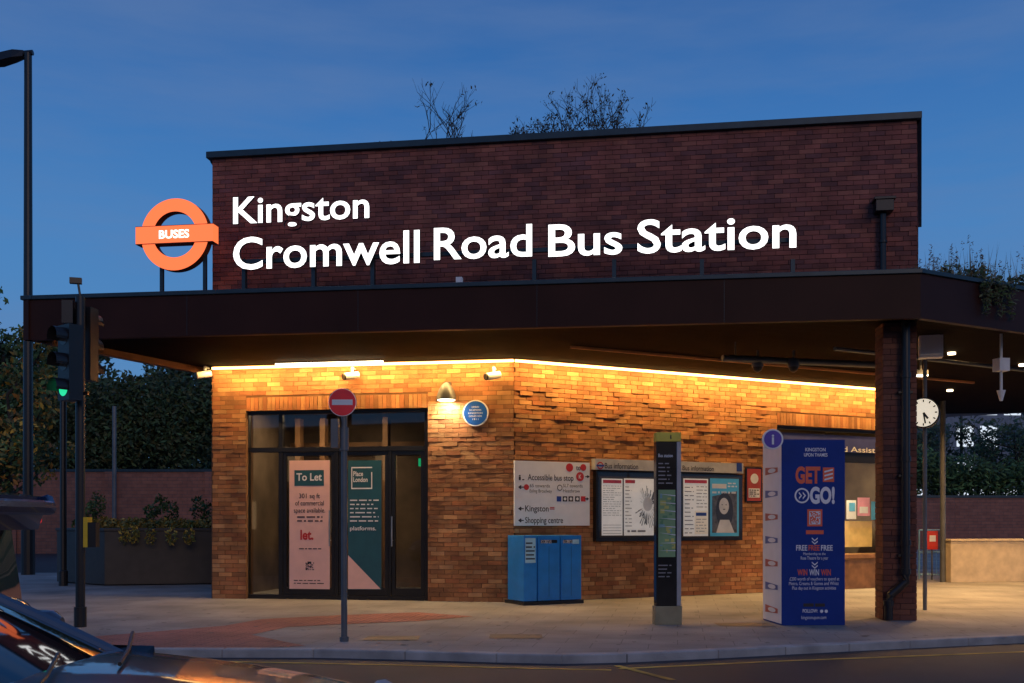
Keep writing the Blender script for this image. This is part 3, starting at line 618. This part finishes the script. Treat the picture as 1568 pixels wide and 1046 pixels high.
# ================= boundary walls and background =================
m_bw=brickmat('boundary_brick',(.36,.14,.09),(.28,.11,.075),(.14,.1,.09),.45,.15)
b=MB(); w=Wall((-40,46),(-4,46.5)); zz=P(0,722,46).z; b.box(w,0,w.L,-.08,zz,-.3,0,0); b.box(w,-.05,w.L,zz,zz+.12,-.36,.06,1)
for i in range(9): b.box(w,i*4.4,i*4.4+.5,-.08,zz-.002,0,.12,0)
b.build('brick_boundary_wall',[m_bw,m_trim])
b=MB(); w=Wall((12,50),(60,52)); zz=P(0,762,50).z; b.box(w,0,w.L,-.08,zz,-.3,0,0); b.box(w,-.05,w.L,zz,zz+.12,-.36,.06,1)
for i in range(11): b.box(w,i*4.4,i*4.4+.5,-.08,zz-.002,0,.12,0)
b.build('brick_boundary_wall',[m_bw,m_trim])
b=MB()
for px in (175,95): q=P(px,0,44); b.tube([(q.x,q.y,-.08),(q.x,q.y,P(0,622,44).z)],.09,8,0)
b.build('fence_posts',[m_grey])
c0=G(1456,892); b=MB(); w=Wall((c0.x,c0.y),(c0.x+6,c0.y+1.2)); b.box(w,0,6,0,P(0,829,c0.y).z,-.25,0,0); b.box(w,-.02,6.02,P(0,829,c0.y).z,P(0,829,c0.y).z+.05,-.28,.03,0)
b.build('concrete_wall',[M('concrete',(.6,.5,.36),.8,bump=.3,var=.15)],bevel=.01)
c0=G(1418,888); b=MB(); w=Wall((c0.x,c0.y+.4),(c0.x+.52,c0.y+.42)); h=P(0,812,c0.y).z
for z in (.1,h*.55,h): b.tube([w.W(0,z,0),w.W(.5,z,0)],.02,8)
for i in range(6): b.tube([w.W(i*.1,0 if i in(0,5) else .1,0),w.W(i*.1,h,0)],.02 if i in (0,5) else .009,8)
b.build('pedestrian_railing',[M('rail_blue',(.2,.4,.65),.4)])
b=MB(); q=P(1420,828,c0.y); w=Wall((q.x,q.y),(q.x+.3,q.y)); b.box(w,0,.24,q.z-.2,q.z+.22,-.02,0,0); b.box(w,.05,.19,q.z-.02,q.z+.12,0,.004,1); b.tube([w.W(.12,0,-.04),w.W(.12,q.z+.2,-.04)],.02,8,2)
b.build('warning_sign',[M('warn_red',(.6,.04,.02),.4),m_white,m_grey])
m_win=M('lit_window',(.5,.5,.5),.5,emit=(.8,.9,1),es=.9)
b=MB(); q=P(1450,0,85); w=Wall((q.x-6,85),(q.x+40,88)); b.box(w,0,46,0,P(0,598,85).z,-12,0,0)
for i in range(22):
    for j in range(4):
        b.box(w,1+i*2.0,2.4+i*2.0,2.3+j*2.6,4.0+j*2.6,.0,.04,1 if R()<.5 else 2)
b.build('distant_office_building',[M('far_facade',(.2,.22,.26),.8),m_win,M('far_glass',(.05,.07,.1),.2)])
# unseen terrace behind the viewer, added to block sky reflection in the glass
m_ww=M('added_warm_window',(.5,.4,.3),.5,emit=(1,.62,.28),es=1.2)  # glowing windows added for warm reflections, out of view
b=MB(); w=Wall((45,-17),(-45,-19)); b.box(w,0,90,-.08,6.4,-9,0,0)
for i in range(30):
    for j in range(2):
        b.box(w,1+i*3,2.3+i*3,.9+j*2.7,2.5+j*2.7,.0,.04,1 if R()<.3 else 2)
b.box(w,0,90,6.4,6.7,-9.1,.15,2)
b.build('unseen_terrace',[m_bsheet,m_ww,m_frame])

def tree(name,base,h,crown,nl,size,pal,limbs=7,lean=0):
    e=E(name,base); b=MB(); x,y,z=base; pts=[Vector((x,y,z))]; n=5
    for i in range(1,n+1): pts.append(Vector((x+lean*i/n+U_(-.12,.12),y+U_(-.12,.12),z+h*.72*i/n)))
    b.tube(pts,[.24*(1-.8*i/n)*h/9 for i in range(n+1)],9,0); tips=[pts[-1]]
    for i in range(limbs):
        p=pts[random.randint(2,n)]; a=2*math.pi*(i+R()*.6)/limbs; L_=crown*U_(.55,.95)
        q=p+Vector((math.cos(a)*L_*.5,math.sin(a)*L_*.5,U_(.3,.9))); r=q+Vector((math.cos(a)*L_*.5,math.sin(a)*L_*.5,U_(.2,1.4)))
        b.tube([p,q,r],[.07*h/9,.045*h/9,.015],6,0); tips+=[q,r]
        for k in range(2):
            a2=a+U_(-1,1); r2=q+Vector((math.cos(a2)*L_*.4,math.sin(a2)*L_*.4,U_(.3,1.2))); b.tube([q,r2],[.03,.01],5,0); tips.append(r2)
    b.build('trunk_and_limbs',[m_bark],e,smooth=True)
    lb=MB()
    for t in tips:
        for k in range(2):
            c=t+Vector((U_(-.5,.5),U_(-.5,.5),U_(-.3,.6)))*crown*.3; rr=crown*U_(.16,.34); f=U_(.6,1.5)
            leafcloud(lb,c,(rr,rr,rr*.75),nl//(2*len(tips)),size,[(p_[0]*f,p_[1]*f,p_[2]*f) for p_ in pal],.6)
    lb.build('foliage',[m_leaf],e); return e
for px,ytop,d,cr,pal in ((5,425,52,4.2,GR),(60,500,54,3.5,DG),(110,520,56,4,DG),(190,520,55,4.5,DG),(265,515,57,4.5,DG),(340,520,56,4.5,DG),(-90,400,50,5,GR)):
    h=P(0,ytop,d).z; tree('tree',(P(px,0,d).x,d,0),h,cr,8000,.17,pal,9)
tree('tree',(P(12,0,33).x,33,0),P(0,505,33).z,2.3,7000,.11,YL+GR,10)
b=MB()
for i in range(46): 
    q=P(-60+i*9,U_(610,715),50); f=U_(.6,1.5); leafcloud(b,q,(1.2,1,U_(1.2,2)),440,.15,[(p_[0]*f,p_[1]*f,p_[2]*f) for p_ in DG],.7)
b.build('hedge',[m_leaf])
for px,ytop,d,cr,pal in ((1510,650,58,2.6,DG),(1560,630,56,3.2,DG),(1640,600,58,4,DG),(1430,665,60,2.2,DG),(1390,640,60,3,DG)):
    h=P(0,ytop,d).z; tree('tree',(P(px,0,d).x,d,0),h,cr,2000,.16,pal,8)
b=MB()
for i in range(30):
    q=P(1330+i*12,U_(712,755),54); f=U_(.6,1.5); leafcloud(b,q,(1.3,1,U_(.6,1.2)),330,.15,[(p_[0]*f,p_[1]*f,p_[2]*f) for p_ in GR],.7)
b.build('hedge',[m_leaf])
def twigs(mb,p,d,L_,r,depth,tips):
    q=p+d*L_*.5+Vector((U_(-.05,.05),U_(-.05,.05),0))*L_; e=q+(d+Vector((U_(-.25,.25),U_(-.25,.25),U_(-.05,.2)))).normalized()*L_*.5
    mb.tube([p,q,e],[r,r*.8,r*.6],4,0); tips.append(e)
    if depth>0:
        for k in range(random.choice((2,3,3))):
            nd=(d+Vector((U_(-.9,.9),U_(-.6,.6),U_(-.1,.6)))).normalized(); twigs(mb,(q if k==0 else e),nd,L_*U_(.5,.8),r*.65,depth-1,tips)
for cx,sp,top,dd,n,leafy in ((672,50,145,20.5,9,0),(800,35,190,20,6,1),(840,40,178,20,7,1),(895,55,148,21,11,1),(950,40,175,20,9,1),(595,20,215,20,3,1)):
    e=E('roof_shrub',P(cx,230,dd)); b=MB(); tips=[]
    for i in range(n):
        p=P(cx+U_(-sp,sp)*.7,245,dd+U_(-.3,.3)); L_=(P(0,top,dd).z-p.z)*.55
        twigs(b,p,Vector((U_(-.45,.45),0,1)).normalized(),L_*U_(.6,1.0),.013,3,tips)
    b.build('twigs',[m_bark],e)
    lb=MB()
    for t in tips:
        if R()<(.35 if leafy else .06): leafcloud(lb,t,(.08,.08,.06),4,.04,[(.1,.07,.03),(.06,.06,.03)])
    lb.build('leaves',[m_leaf],e)
e=E('roof_planting',(8,16,4.5)); b=MB()
for i in range(46):
    u=.8+i*.09; leafcloud(b,FR.W(u,4.6+U_(0,.1),-U_(.2,.9)),(.16,.2,.12),60,.05,[(.09,.12,.03),(.16,.12,.05),(.06,.07,.03)])
for i in range(520):
    u=U_(.7,4.8); p=FR.W(u,4.5,-U_(.15,1.3)); hh=U_(.2,.7)*(1 if u>1.1 else .5); dx=Vector((U_(-.12,.12),U_(-.1,.1),0)); q=p+Vector((0,0,hh))+dx; c=random.choice([(.16,.13,.07),(.09,.12,.04),(.2,.15,.09)])
    b.add([p,p+Vector((.014,0,0)),q],[(0,1,2)],0,c)
    if R()<.3: leafcloud(b,q,(.02,.02,.09),10,.022,[(.18,.12,.08)])
for k in range(6):
    u=1.15+k*.12+U_(-.05,.05)
    for j in range(7): leafcloud(b,FR.W(u+U_(-.04,.04),4.5-j*.07*(1 if k%2 else .6),.06),(.05,.03,.05),12,.035,[(.08,.12,.03),(.12,.12,.05)])
b.build('plants',[m_leaf],e)

# ================= under-canopy right: clock, speaker, lamps =================
q=P(1414,632,15.3); ck=E('station_clock',q); b=MB()
fd=Vector((-.45,-.89,0)).normalized(); w=Wall((0,0),(1,0)); w.o=Vector((q.x,q.y)); w.u=Vector((-fd.y,fd.x)); w.n=Vector((w.u.y,-w.u.x))
b.tube([w.W(0,q.z,-.34),w.W(0,q.z,-.06),w.W(0,q.z,0)],[.2,.225,.225],32,0); b.ell(w,0,q.z,.205,.205,.004,1,36)
for i in range(12):
    t=i*math.pi/6; c,s_=math.cos(t),math.sin(t); a,bq=.155,.19; h=.009
    b.add([w.W(a*c-h*s_,q.z+a*s_+h*c,.007),w.W(a*c+h*s_,q.z+a*s_-h*c,.007),w.W(bq*c+h*s_,q.z+bq*s_-h*c,.007),w.W(bq*c-h*s_,q.z+bq*s_+h*c,.007)],[(0,1,2,3)],2)
for t,l,h in ((math.radians(-55),.11,.015),(math.radians(-80),.16,.011)):
    c,s_=math.cos(t),math.sin(t); b.add([w.W(-h*s_,q.z+h*c,.01),w.W(h*s_,q.z-h*c,.01),w.W(l*c+h*s_,q.z+l*s_-h*c,.01),w.W(l*c-h*s_,q.z+l*s_+h*c,.01)],[(0,1,2,3)],2)
b.tube([(q.x+.1,q.y+.2,0),(q.x+.1,q.y+.2,3.95)],.03,12,3)
b.build('clock_body',[m_black,M('clock_face',(.7,.7,.65),.5,emit=(1,.88,.68),es=.65),m_ink,m_grey],ck)
e=E('loudspeaker',P(1425,525,15)); q=P(1425,525,15); b=MB(); rotbox(b,(q.x,q.y),-.3,.32,.2,q.z-.22,q.z+.22,0); rotbox(b,(q.x-.02,q.y-.02),-.3,.26,.2,q.z-.18,q.z+.18,0); b.tube([(q.x,q.y,q.z+.2),(q.x,q.y,3.98)],.02,8,0); b.build('cabinet',[m_white],e,bevel=.02)
e=E('pendant_camera',P(1533,560,14.8)); q=P(1533,560,14.8); b=MB(); b.tube([(q.x,q.y,3.98),(q.x,q.y,q.z-.35)],.02,8,0); rotbox(b,(q.x,q.y),.2,.16,.16,q.z-.08,q.z+.1,0); b.tube([(q.x,q.y,q.z-.35),(q.x,q.y,q.z-.5)],[.06,.02],12,0); b.build('body',[m_offw],e)
q=P(1409,570,16.5); e=E('flood_lamp',q); b=MB(); b.tube([(q.x,q.y,3.98),(q.x,q.y,q.z)],.02,8,0); rotbox(b,(q.x,q.y),.2,.2,.14,q.z-.05,q.z+.03,0); rotbox(b,(q.x,q.y-.04),.2,.17,.12,q.z-.07,q.z-.052,1); b.build('lamp',[m_grey,m_ledw],e)
b=MB()
for x,y in ((9.4,22.8),(12.4,25)): b.tube([(x,y,0),(x,y,3.95)],.06,12)
b.build('canopy_posts',[m_grey],bld)

# ================= ground =================
kp=[(-1400,950),(-200,985),(200,995),(480,995),(620,998),(760,1002),(860,1004),(960,1002),(1100,996),(1300,986),(1568,974),(2400,945)]
KP=[G(a,c) for a,c in kp]
b=MB(); RZ=-.08
b.add([(-300,-60,RZ),(300,-60,RZ),(300,400,RZ),(-300,400,RZ)],[(0,1,2,3)],0)
m_asph=M('asphalt',(.05,.045,.048),.6,var=.3,scale=.8,bump=.9,bscale=120); b.build('road',[m_asph])
pv=[(p.x,p.y) for p in KP]+[(60,70),(-2,70),(-2,27),(-60,27)]
b=MB(); n=len(pv); b.add([(x,y,0) for x,y in pv]+[(x,y,RZ-.05) for x,y in pv],[tuple(range(n))]+[(i+n,(i+1)%n+n,(i+1)%n,i) for i in range(n)],0)
b.build('pavement',[slabmat('paving',(.31,.295,.275),(.17,.16,.15),.6,.45)])
b=MB()
for i in range(len(KP)-1):
    a,c=KP[i],KP[i+1]; L_=(c-a).length; w=Wall(a[:2],c[:2]); nn=min(40,max(1,round(L_/.9)))
    for j in range(nn): b.box(w,L_*j/nn+.004,L_*(j+1)/nn-.004,RZ-.03,.006+U_(0,.002),-.15,.005)
b.build('kerb',[M('granite_kerb',(.4,.39,.38),.7,bump=.5,var=.3,scale=3)],bevel=.012)
tp=[(100,978),(250,966),(345,958),(400,948),(520,942),(640,937.5),(725,944),(640,951),(520,956),(440,960),(385,972),(468,989),(380,993),(200,993),(60,988)]
b=MB(); pts=[G(a,c,.004) for a,c in tp]; b.add(pts[::-1],[tuple(range(len(pts)))],0); b.build('tactile_paving',[slabmat('tactile',(.42,.17,.13),(.12,.07,.06),.4,.4,dots=True)],recalc=False)
b=MB()
for px,py,sx in ((1140,957,.35),(790,975,.3),(600,978,.3)):
    q=G(px,py); b.add([(q.x-sx,q.y-.2,.005),(q.x+sx,q.y-.2,.005),(q.x+sx,q.y+.25,.005),(q.x-sx,q.y+.25,.005)],[(0,1,2,3)],0)
b.build('access_cover',[M('cover_steel',(.16,.13,.11),.5,metal=.3,bump=.6,bscale=30)])
b=MB()
for i in range(260):
    q=G(U_(100,1568),U_(915,990)); r_=U_(.012,.035); n=8
    b.add([(q.x+r_*math.cos(2*math.pi*k/n),q.y+r_*math.sin(2*math.pi*k/n),.0065) for k in range(n)],[tuple(range(n))],0)
b.build('pavement_gum_spots',[M('gum',(.14,.13,.12),.8)])
def stripe(mb,pts,wd,z):
    P3=[G(a,c,z) for a,c in pts]
    for i in range(len(P3)-1):
        d=(P3[i+1]-P3[i]).normalized(); nrm=Vector((-d.y,d.x,0))*wd/2
        mb.add([P3[i]-nrm,P3[i+1]-nrm,P3[i+1]+nrm,P3[i]+nrm],[(0,1,2,3)],0)
b=MB(); z=RZ+.004
stripe(b,[(-300,1005),(150,1010),(400,1014),(600,1018),(800,1023),(936,1026)],.07,z); stripe(b,[(948,1024),(1200,1012),(1568,998),(2300,972)],.07,z)
stripe(b,[(944,1019),(1030,1041)],.07,z+.002)
b.build('yellow_line_marking',[M('yellow_paint',(.65,.43,.08),.7,var=.5,scale=4)])

# ================= cars =================
m_carglass=M('car_glass',(.01,.012,.015),.04,spec=.8)
m_tyre=M('tyre',(.015,.015,.015),.85); m_rim=M('alloy_rim',(.35,.35,.36),.3,metal=.9); m_chrome=M('chrome',(.6,.6,.62),.12,metal=1)
m_tail=M('tail_lamp_red',(.4,.01,.01),.2,emit=(1,.02,.02),es=1.0); m_head=M('headlamp_clear',(.5,.5,.5),.1)
def interp(st,n):
    out=[]; m=len(st)
    for i in range(m-1):
        p0,p1,p2,p3=st[max(i-1,0)],st[i],st[i+1],st[min(i+2,m-1)]
        for k in range(n):
            t=k/n; out.append(tuple(.5*((2*p1[j])+(-p0[j]+p2[j])*t+(2*p0[j]-5*p1[j]+4*p2[j]-p3[j])*t*t+(-p0[j]+3*p1[j]-3*p2[j]+p3[j])*t**3) for j in range(len(p1))))
    out.append(st[-1]); return out
def car(loc,ang,paint,hatch=False):
    e=E('car',(0,0,0)); e.location=loc
    ca,sa=math.cos(ang),math.sin(ang)
    def Wd(s,y,z):
        x=-s; return Vector((loc[0]+x*ca-y*sa,loc[1]+x*sa+y*ca,loc[2]+z))
    if not hatch: st=[(0,.50,.50),(.06,.62,.66),(.22,.71,.78),(.6,.79,.85),(1.1,.85,.88),(1.4,.88,.89),(2.2,.90,.89),(3.0,.92,.89),(3.7,.95,.88),(4.15,.97,.84),(4.33,.88,.74),(4.38,.7,.66)]
    else: st=[(0,.55,.5),(.06,.72,.66),(.22,.85,.78),(.6,.92,.85),(1.1,.96,.88),(1.4,.98,.89),(2.2,.98,.89),(3.0,.98,.89),(3.7,.98,.88),(4.2,.98,.85),(4.3,.94,.8),(4.34,.8,.72)]
    b=MB(); m=13; vs=[]
    for s,t,hw in st:
        prof=[(hw*.96,.24),(hw,.42),(hw*1.0,t-.2),(hw*.99,t-.07),(hw*.93,t-.015),(hw*.55,t+.01)]
        vs+=[Wd(s,y,z) for y,z in prof+[(0,t+.025)]+[(-y,z) for y,z in prof[::-1]]]
    fs=[]
    for i in range(len(st)-1):
        for k in range(m): fs.append((i*m+k,i*m+(k+1)%m,(i+1)*m+(k+1)%m,(i+1)*m+k))
    fs.append(tuple(range(m))); fs.append(tuple(range((len(st)-1)*m,len(st)*m))[::-1])
    b.add(vs,fs,0); ob=b.build('body',[paint],e,smooth=True,recalc=True); sb=ob.modifiers.new('s','SUBSURF'); sb.levels=2; sb.render_levels=2
    rz=1.36 if not hatch else 1.56
    gs=[(1.2,.84,.70,.66),(1.75,1.1,.80,.66),(2.25,rz-.05,.82,.60),(2.8,rz,.82,.58),(3.3,rz-.04,.81,.57),(4.02,.95,.74,.62)] if not hatch else [(1.2,.95,.76,.72),(1.9,1.3,.82,.66),(2.3,rz-.02,.83,.64),(2.9,rz,.83,.62),(3.8,rz,.82,.62),(4.22,rz-.02,.78,.6)]
    gi=interp(gs,5); zb=.80 if not hatch else .9
    b=MB(); vs=[]; J=11
    for s,zt,wb,wt in gi:
        ring=[(wb,zb),(wb*.98,zb+.08)]+[(wt*c,zt-.045*c**4-.02*c*c) for c in (1,.8,.4,0,-.4,-.8,-1)]+[(-wb*.98,zb+.08),(-wb,zb)]
        vs+=[Wd(s,y,max(z,zb-.02)) for y,z in ring]
    for i in range(len(gi)-1):
        s=gi[i][0]
        for k in range(J-1):
            paintf=(2.2<=s<3.25) and 2<=k<=7
            b.add([vs[i*J+k],vs[i*J+k+1],vs[(i+1)*J+k+1],vs[(i+1)*J+k]],[(0,1,2,3)],1 if paintf else 0)
    b.add([vs[j] for j in range((len(gi)-1)*J,len(gi)*J)],[tuple(range(J))],0)
    ob=b.build('greenhouse',[m_carglass,paint],e,smooth=True)
    bm=bmesh.new(); bm.from_mesh(ob.data); bmesh.ops.remove_doubles(bm,verts=bm.verts,dist=.0005); bmesh.ops.recalc_face_normals(bm,faces=bm.faces); bm.to_mesh(ob.data); bm.free()
    b=MB()
    for sgn in (1,-1):
        b.tube([Wd(s,sgn*wt,zt-.065) for s,zt,wb,wt in gi],.03,8,0)
        b.tube([Wd(s,sgn*(wt+.028),zt-.07) for s,zt,wb,wt in gi],.01,6,1)
        b.tube([Wd(2.75,sgn*.82,.9),Wd(2.8,sgn*.6,rz-.06)],.03,6,2)
        b.tube([Wd(1.8,sgn*.84,.93),Wd(1.8,sgn*.95,.93)],.025,8,2); b.tube([Wd(1.7,sgn*.98,.94),Wd(1.74,sgn*.98,.94),Wd(1.84,sgn*.99,.94),Wd(1.86,sgn*.99,.94)],[.03,.06,.062,.05],12,0)
    b.build('pillars_and_mirrors',[paint,m_chrome,m_black],e,smooth=True)
    b=MB()
    for s in (.82,3.45):
        for sgn in (1,-1):
            b.tube([Wd(s,sgn*.70,.32),Wd(s,sgn*.895,.32)],.33,28,0); b.tube([Wd(s,sgn*.88,.32),Wd(s,sgn*.905,.32)],.22,20,1)
            b.tube([Wd(s,sgn*.72,.34),Wd(s,sgn*.893,.34)],.37,28,2)
    b.build('wheels',[m_tyre,m_rim,m_black],e,smooth=True)
    b=MB()
    for sgn in (1,-1):
        b.tube([Wd(.1,sgn*.6,.62),Wd(.3,sgn*.8,.66)],[.05,.07],10,0)
        b.tube([Wd(4.3,sgn*.72,.8),Wd(4.36,sgn*.55,.8)],[.07,.06],10,1)
    if not hatch:
        for y0 in (.1,-.6): b.tube([Wd(1.12,y0,.885),Wd(1.2,y0+.3,.9),Wd(1.3,y0+.62,.93)],.008,6,2)
    else:
        w=[Wd(4.1,.55,rz),Wd(4.1,-.55,rz),Wd(4.5,-.5,rz-.04),Wd(4.5,.5,rz-.04),Wd(4.1,.55,rz-.2),Wd(4.1,-.55,rz-.2),Wd(4.44,-.5,rz-.22),Wd(4.44,.5,rz-.22)]
        b.add(w,[(0,1,2,3),(7,6,5,4),(2,6,7,3),(0,3,7,4),(1,5,6,2)],3); b.tube([Wd(4.49,-.49,rz-.06),Wd(4.53,-.44,rz-.1),Wd(4.53,.44,rz-.1),Wd(4.49,.49,rz-.06)],.04,8,3)
        for sgn in (1,-1): b.tube([Wd(4.30,sgn*.522,rz-.16),Wd(4.44,sgn*.51,rz-.16)],[.045,.03],10,1)
    b.build('lamps_and_wipers',[m_head,m_tail,m_black,paint],e)
m_pb=M('paint_dark_blue',(.02,.035,.09),.25,metal=.4,coat=1,var=.05); m_ps=M('paint_grey_blue',(.09,.11,.15),.28,metal=.5,coat=1,var=.05)
car((-.25,3.55,RZ),0,m_ps)
car((-7.07,5.3,RZ+.0),math.pi,m_pb,True)

# ================= sky, added warm fill, camera =================
wd=bpy.data.worlds.new('World'); bpy.context.scene.world=wd; wd.use_nodes=True; nt=wd.node_tree; N=nt.nodes; L=nt.links
bg=N['Background']; tc=N.new('ShaderNodeTexCoord'); sp=N.new('ShaderNodeSeparateXYZ'); L.new(tc.outputs['Generated'],sp.inputs[0])
cr=N.new('ShaderNodeValToRGB'); L.new(sp.outputs[2],cr.inputs[0]); el=cr.color_ramp.elements
el[0].position=0; el[0].color=(.11,.26,.50,1); el[1].position=1; el[1].color=(.014,.055,.19,1)
for p,c in ((.12,(.09,.25,.51)),(.26,(.066,.22,.51)),(.36,(.045,.17,.45)),(.46,(.029,.12,.36))):
    x=el.new(p); x.color=(*c,1)
mp=N.new('ShaderNodeMapping'); mp.inputs['Scale'].default_value=(1.6,1.6,9); L.new(tc.outputs['Generated'],mp.inputs[0])
no=N.new('ShaderNodeTexNoise'); no.inputs['Scale'].default_value=1.7; no.inputs['Detail'].default_value=6; no.inputs['Roughness'].default_value=.55; L.new(mp.outputs[0],no.inputs[0])
mr=N.new('ShaderNodeMapRange'); mr.inputs[1].default_value=.4; mr.inputs[2].default_value=.66; L.new(no.outputs[0],mr.inputs[0])
mx=N.new('ShaderNodeMix'); mx.data_type='RGBA'; mx.blend_type='MIX'
ml=N.new('ShaderNodeMath'); ml.operation='MULTIPLY'; ml.inputs[1].default_value=.42; L.new(mr.outputs[0],ml.inputs[0]); L.new(ml.outputs[0],mx.inputs[0])
L.new(cr.outputs[0],mx.inputs[6]); mx.inputs[7].default_value=(.13,.21,.40,1); L.new(mx.outputs[2],bg.inputs[0]); bg.inputs[1].default_value=1.0
sl=bpy.data.lights.new('warm_fill','SUN'); sl.energy=.38; sl.angle=math.radians(22); sl.color=(1,.68,.45)  # soft warm fill added in place of unseen street lamps
so=bpy.data.objects.new('warm_fill',sl); bpy.context.scene.collection.objects.link(so); so.rotation_euler=(math.radians(71),0,math.radians(16))
cam=bpy.data.cameras.new('camera'); co=bpy.data.objects.new('camera',cam); bpy.context.scene.collection.objects.link(co)
co.location=(0,0,CH); co.rotation_euler=(math.pi/2,0,0); cam.sensor_width=36; cam.lens=F/1568*36; cam.shift_y=(HY-523)/1568; cam.clip_start=.1; cam.clip_end=1000
sc=bpy.context.scene; sc.camera=co; sc.view_settings.view_transform='Standard'; sc.view_settings.look='None'; sc.view_settings.exposure=0
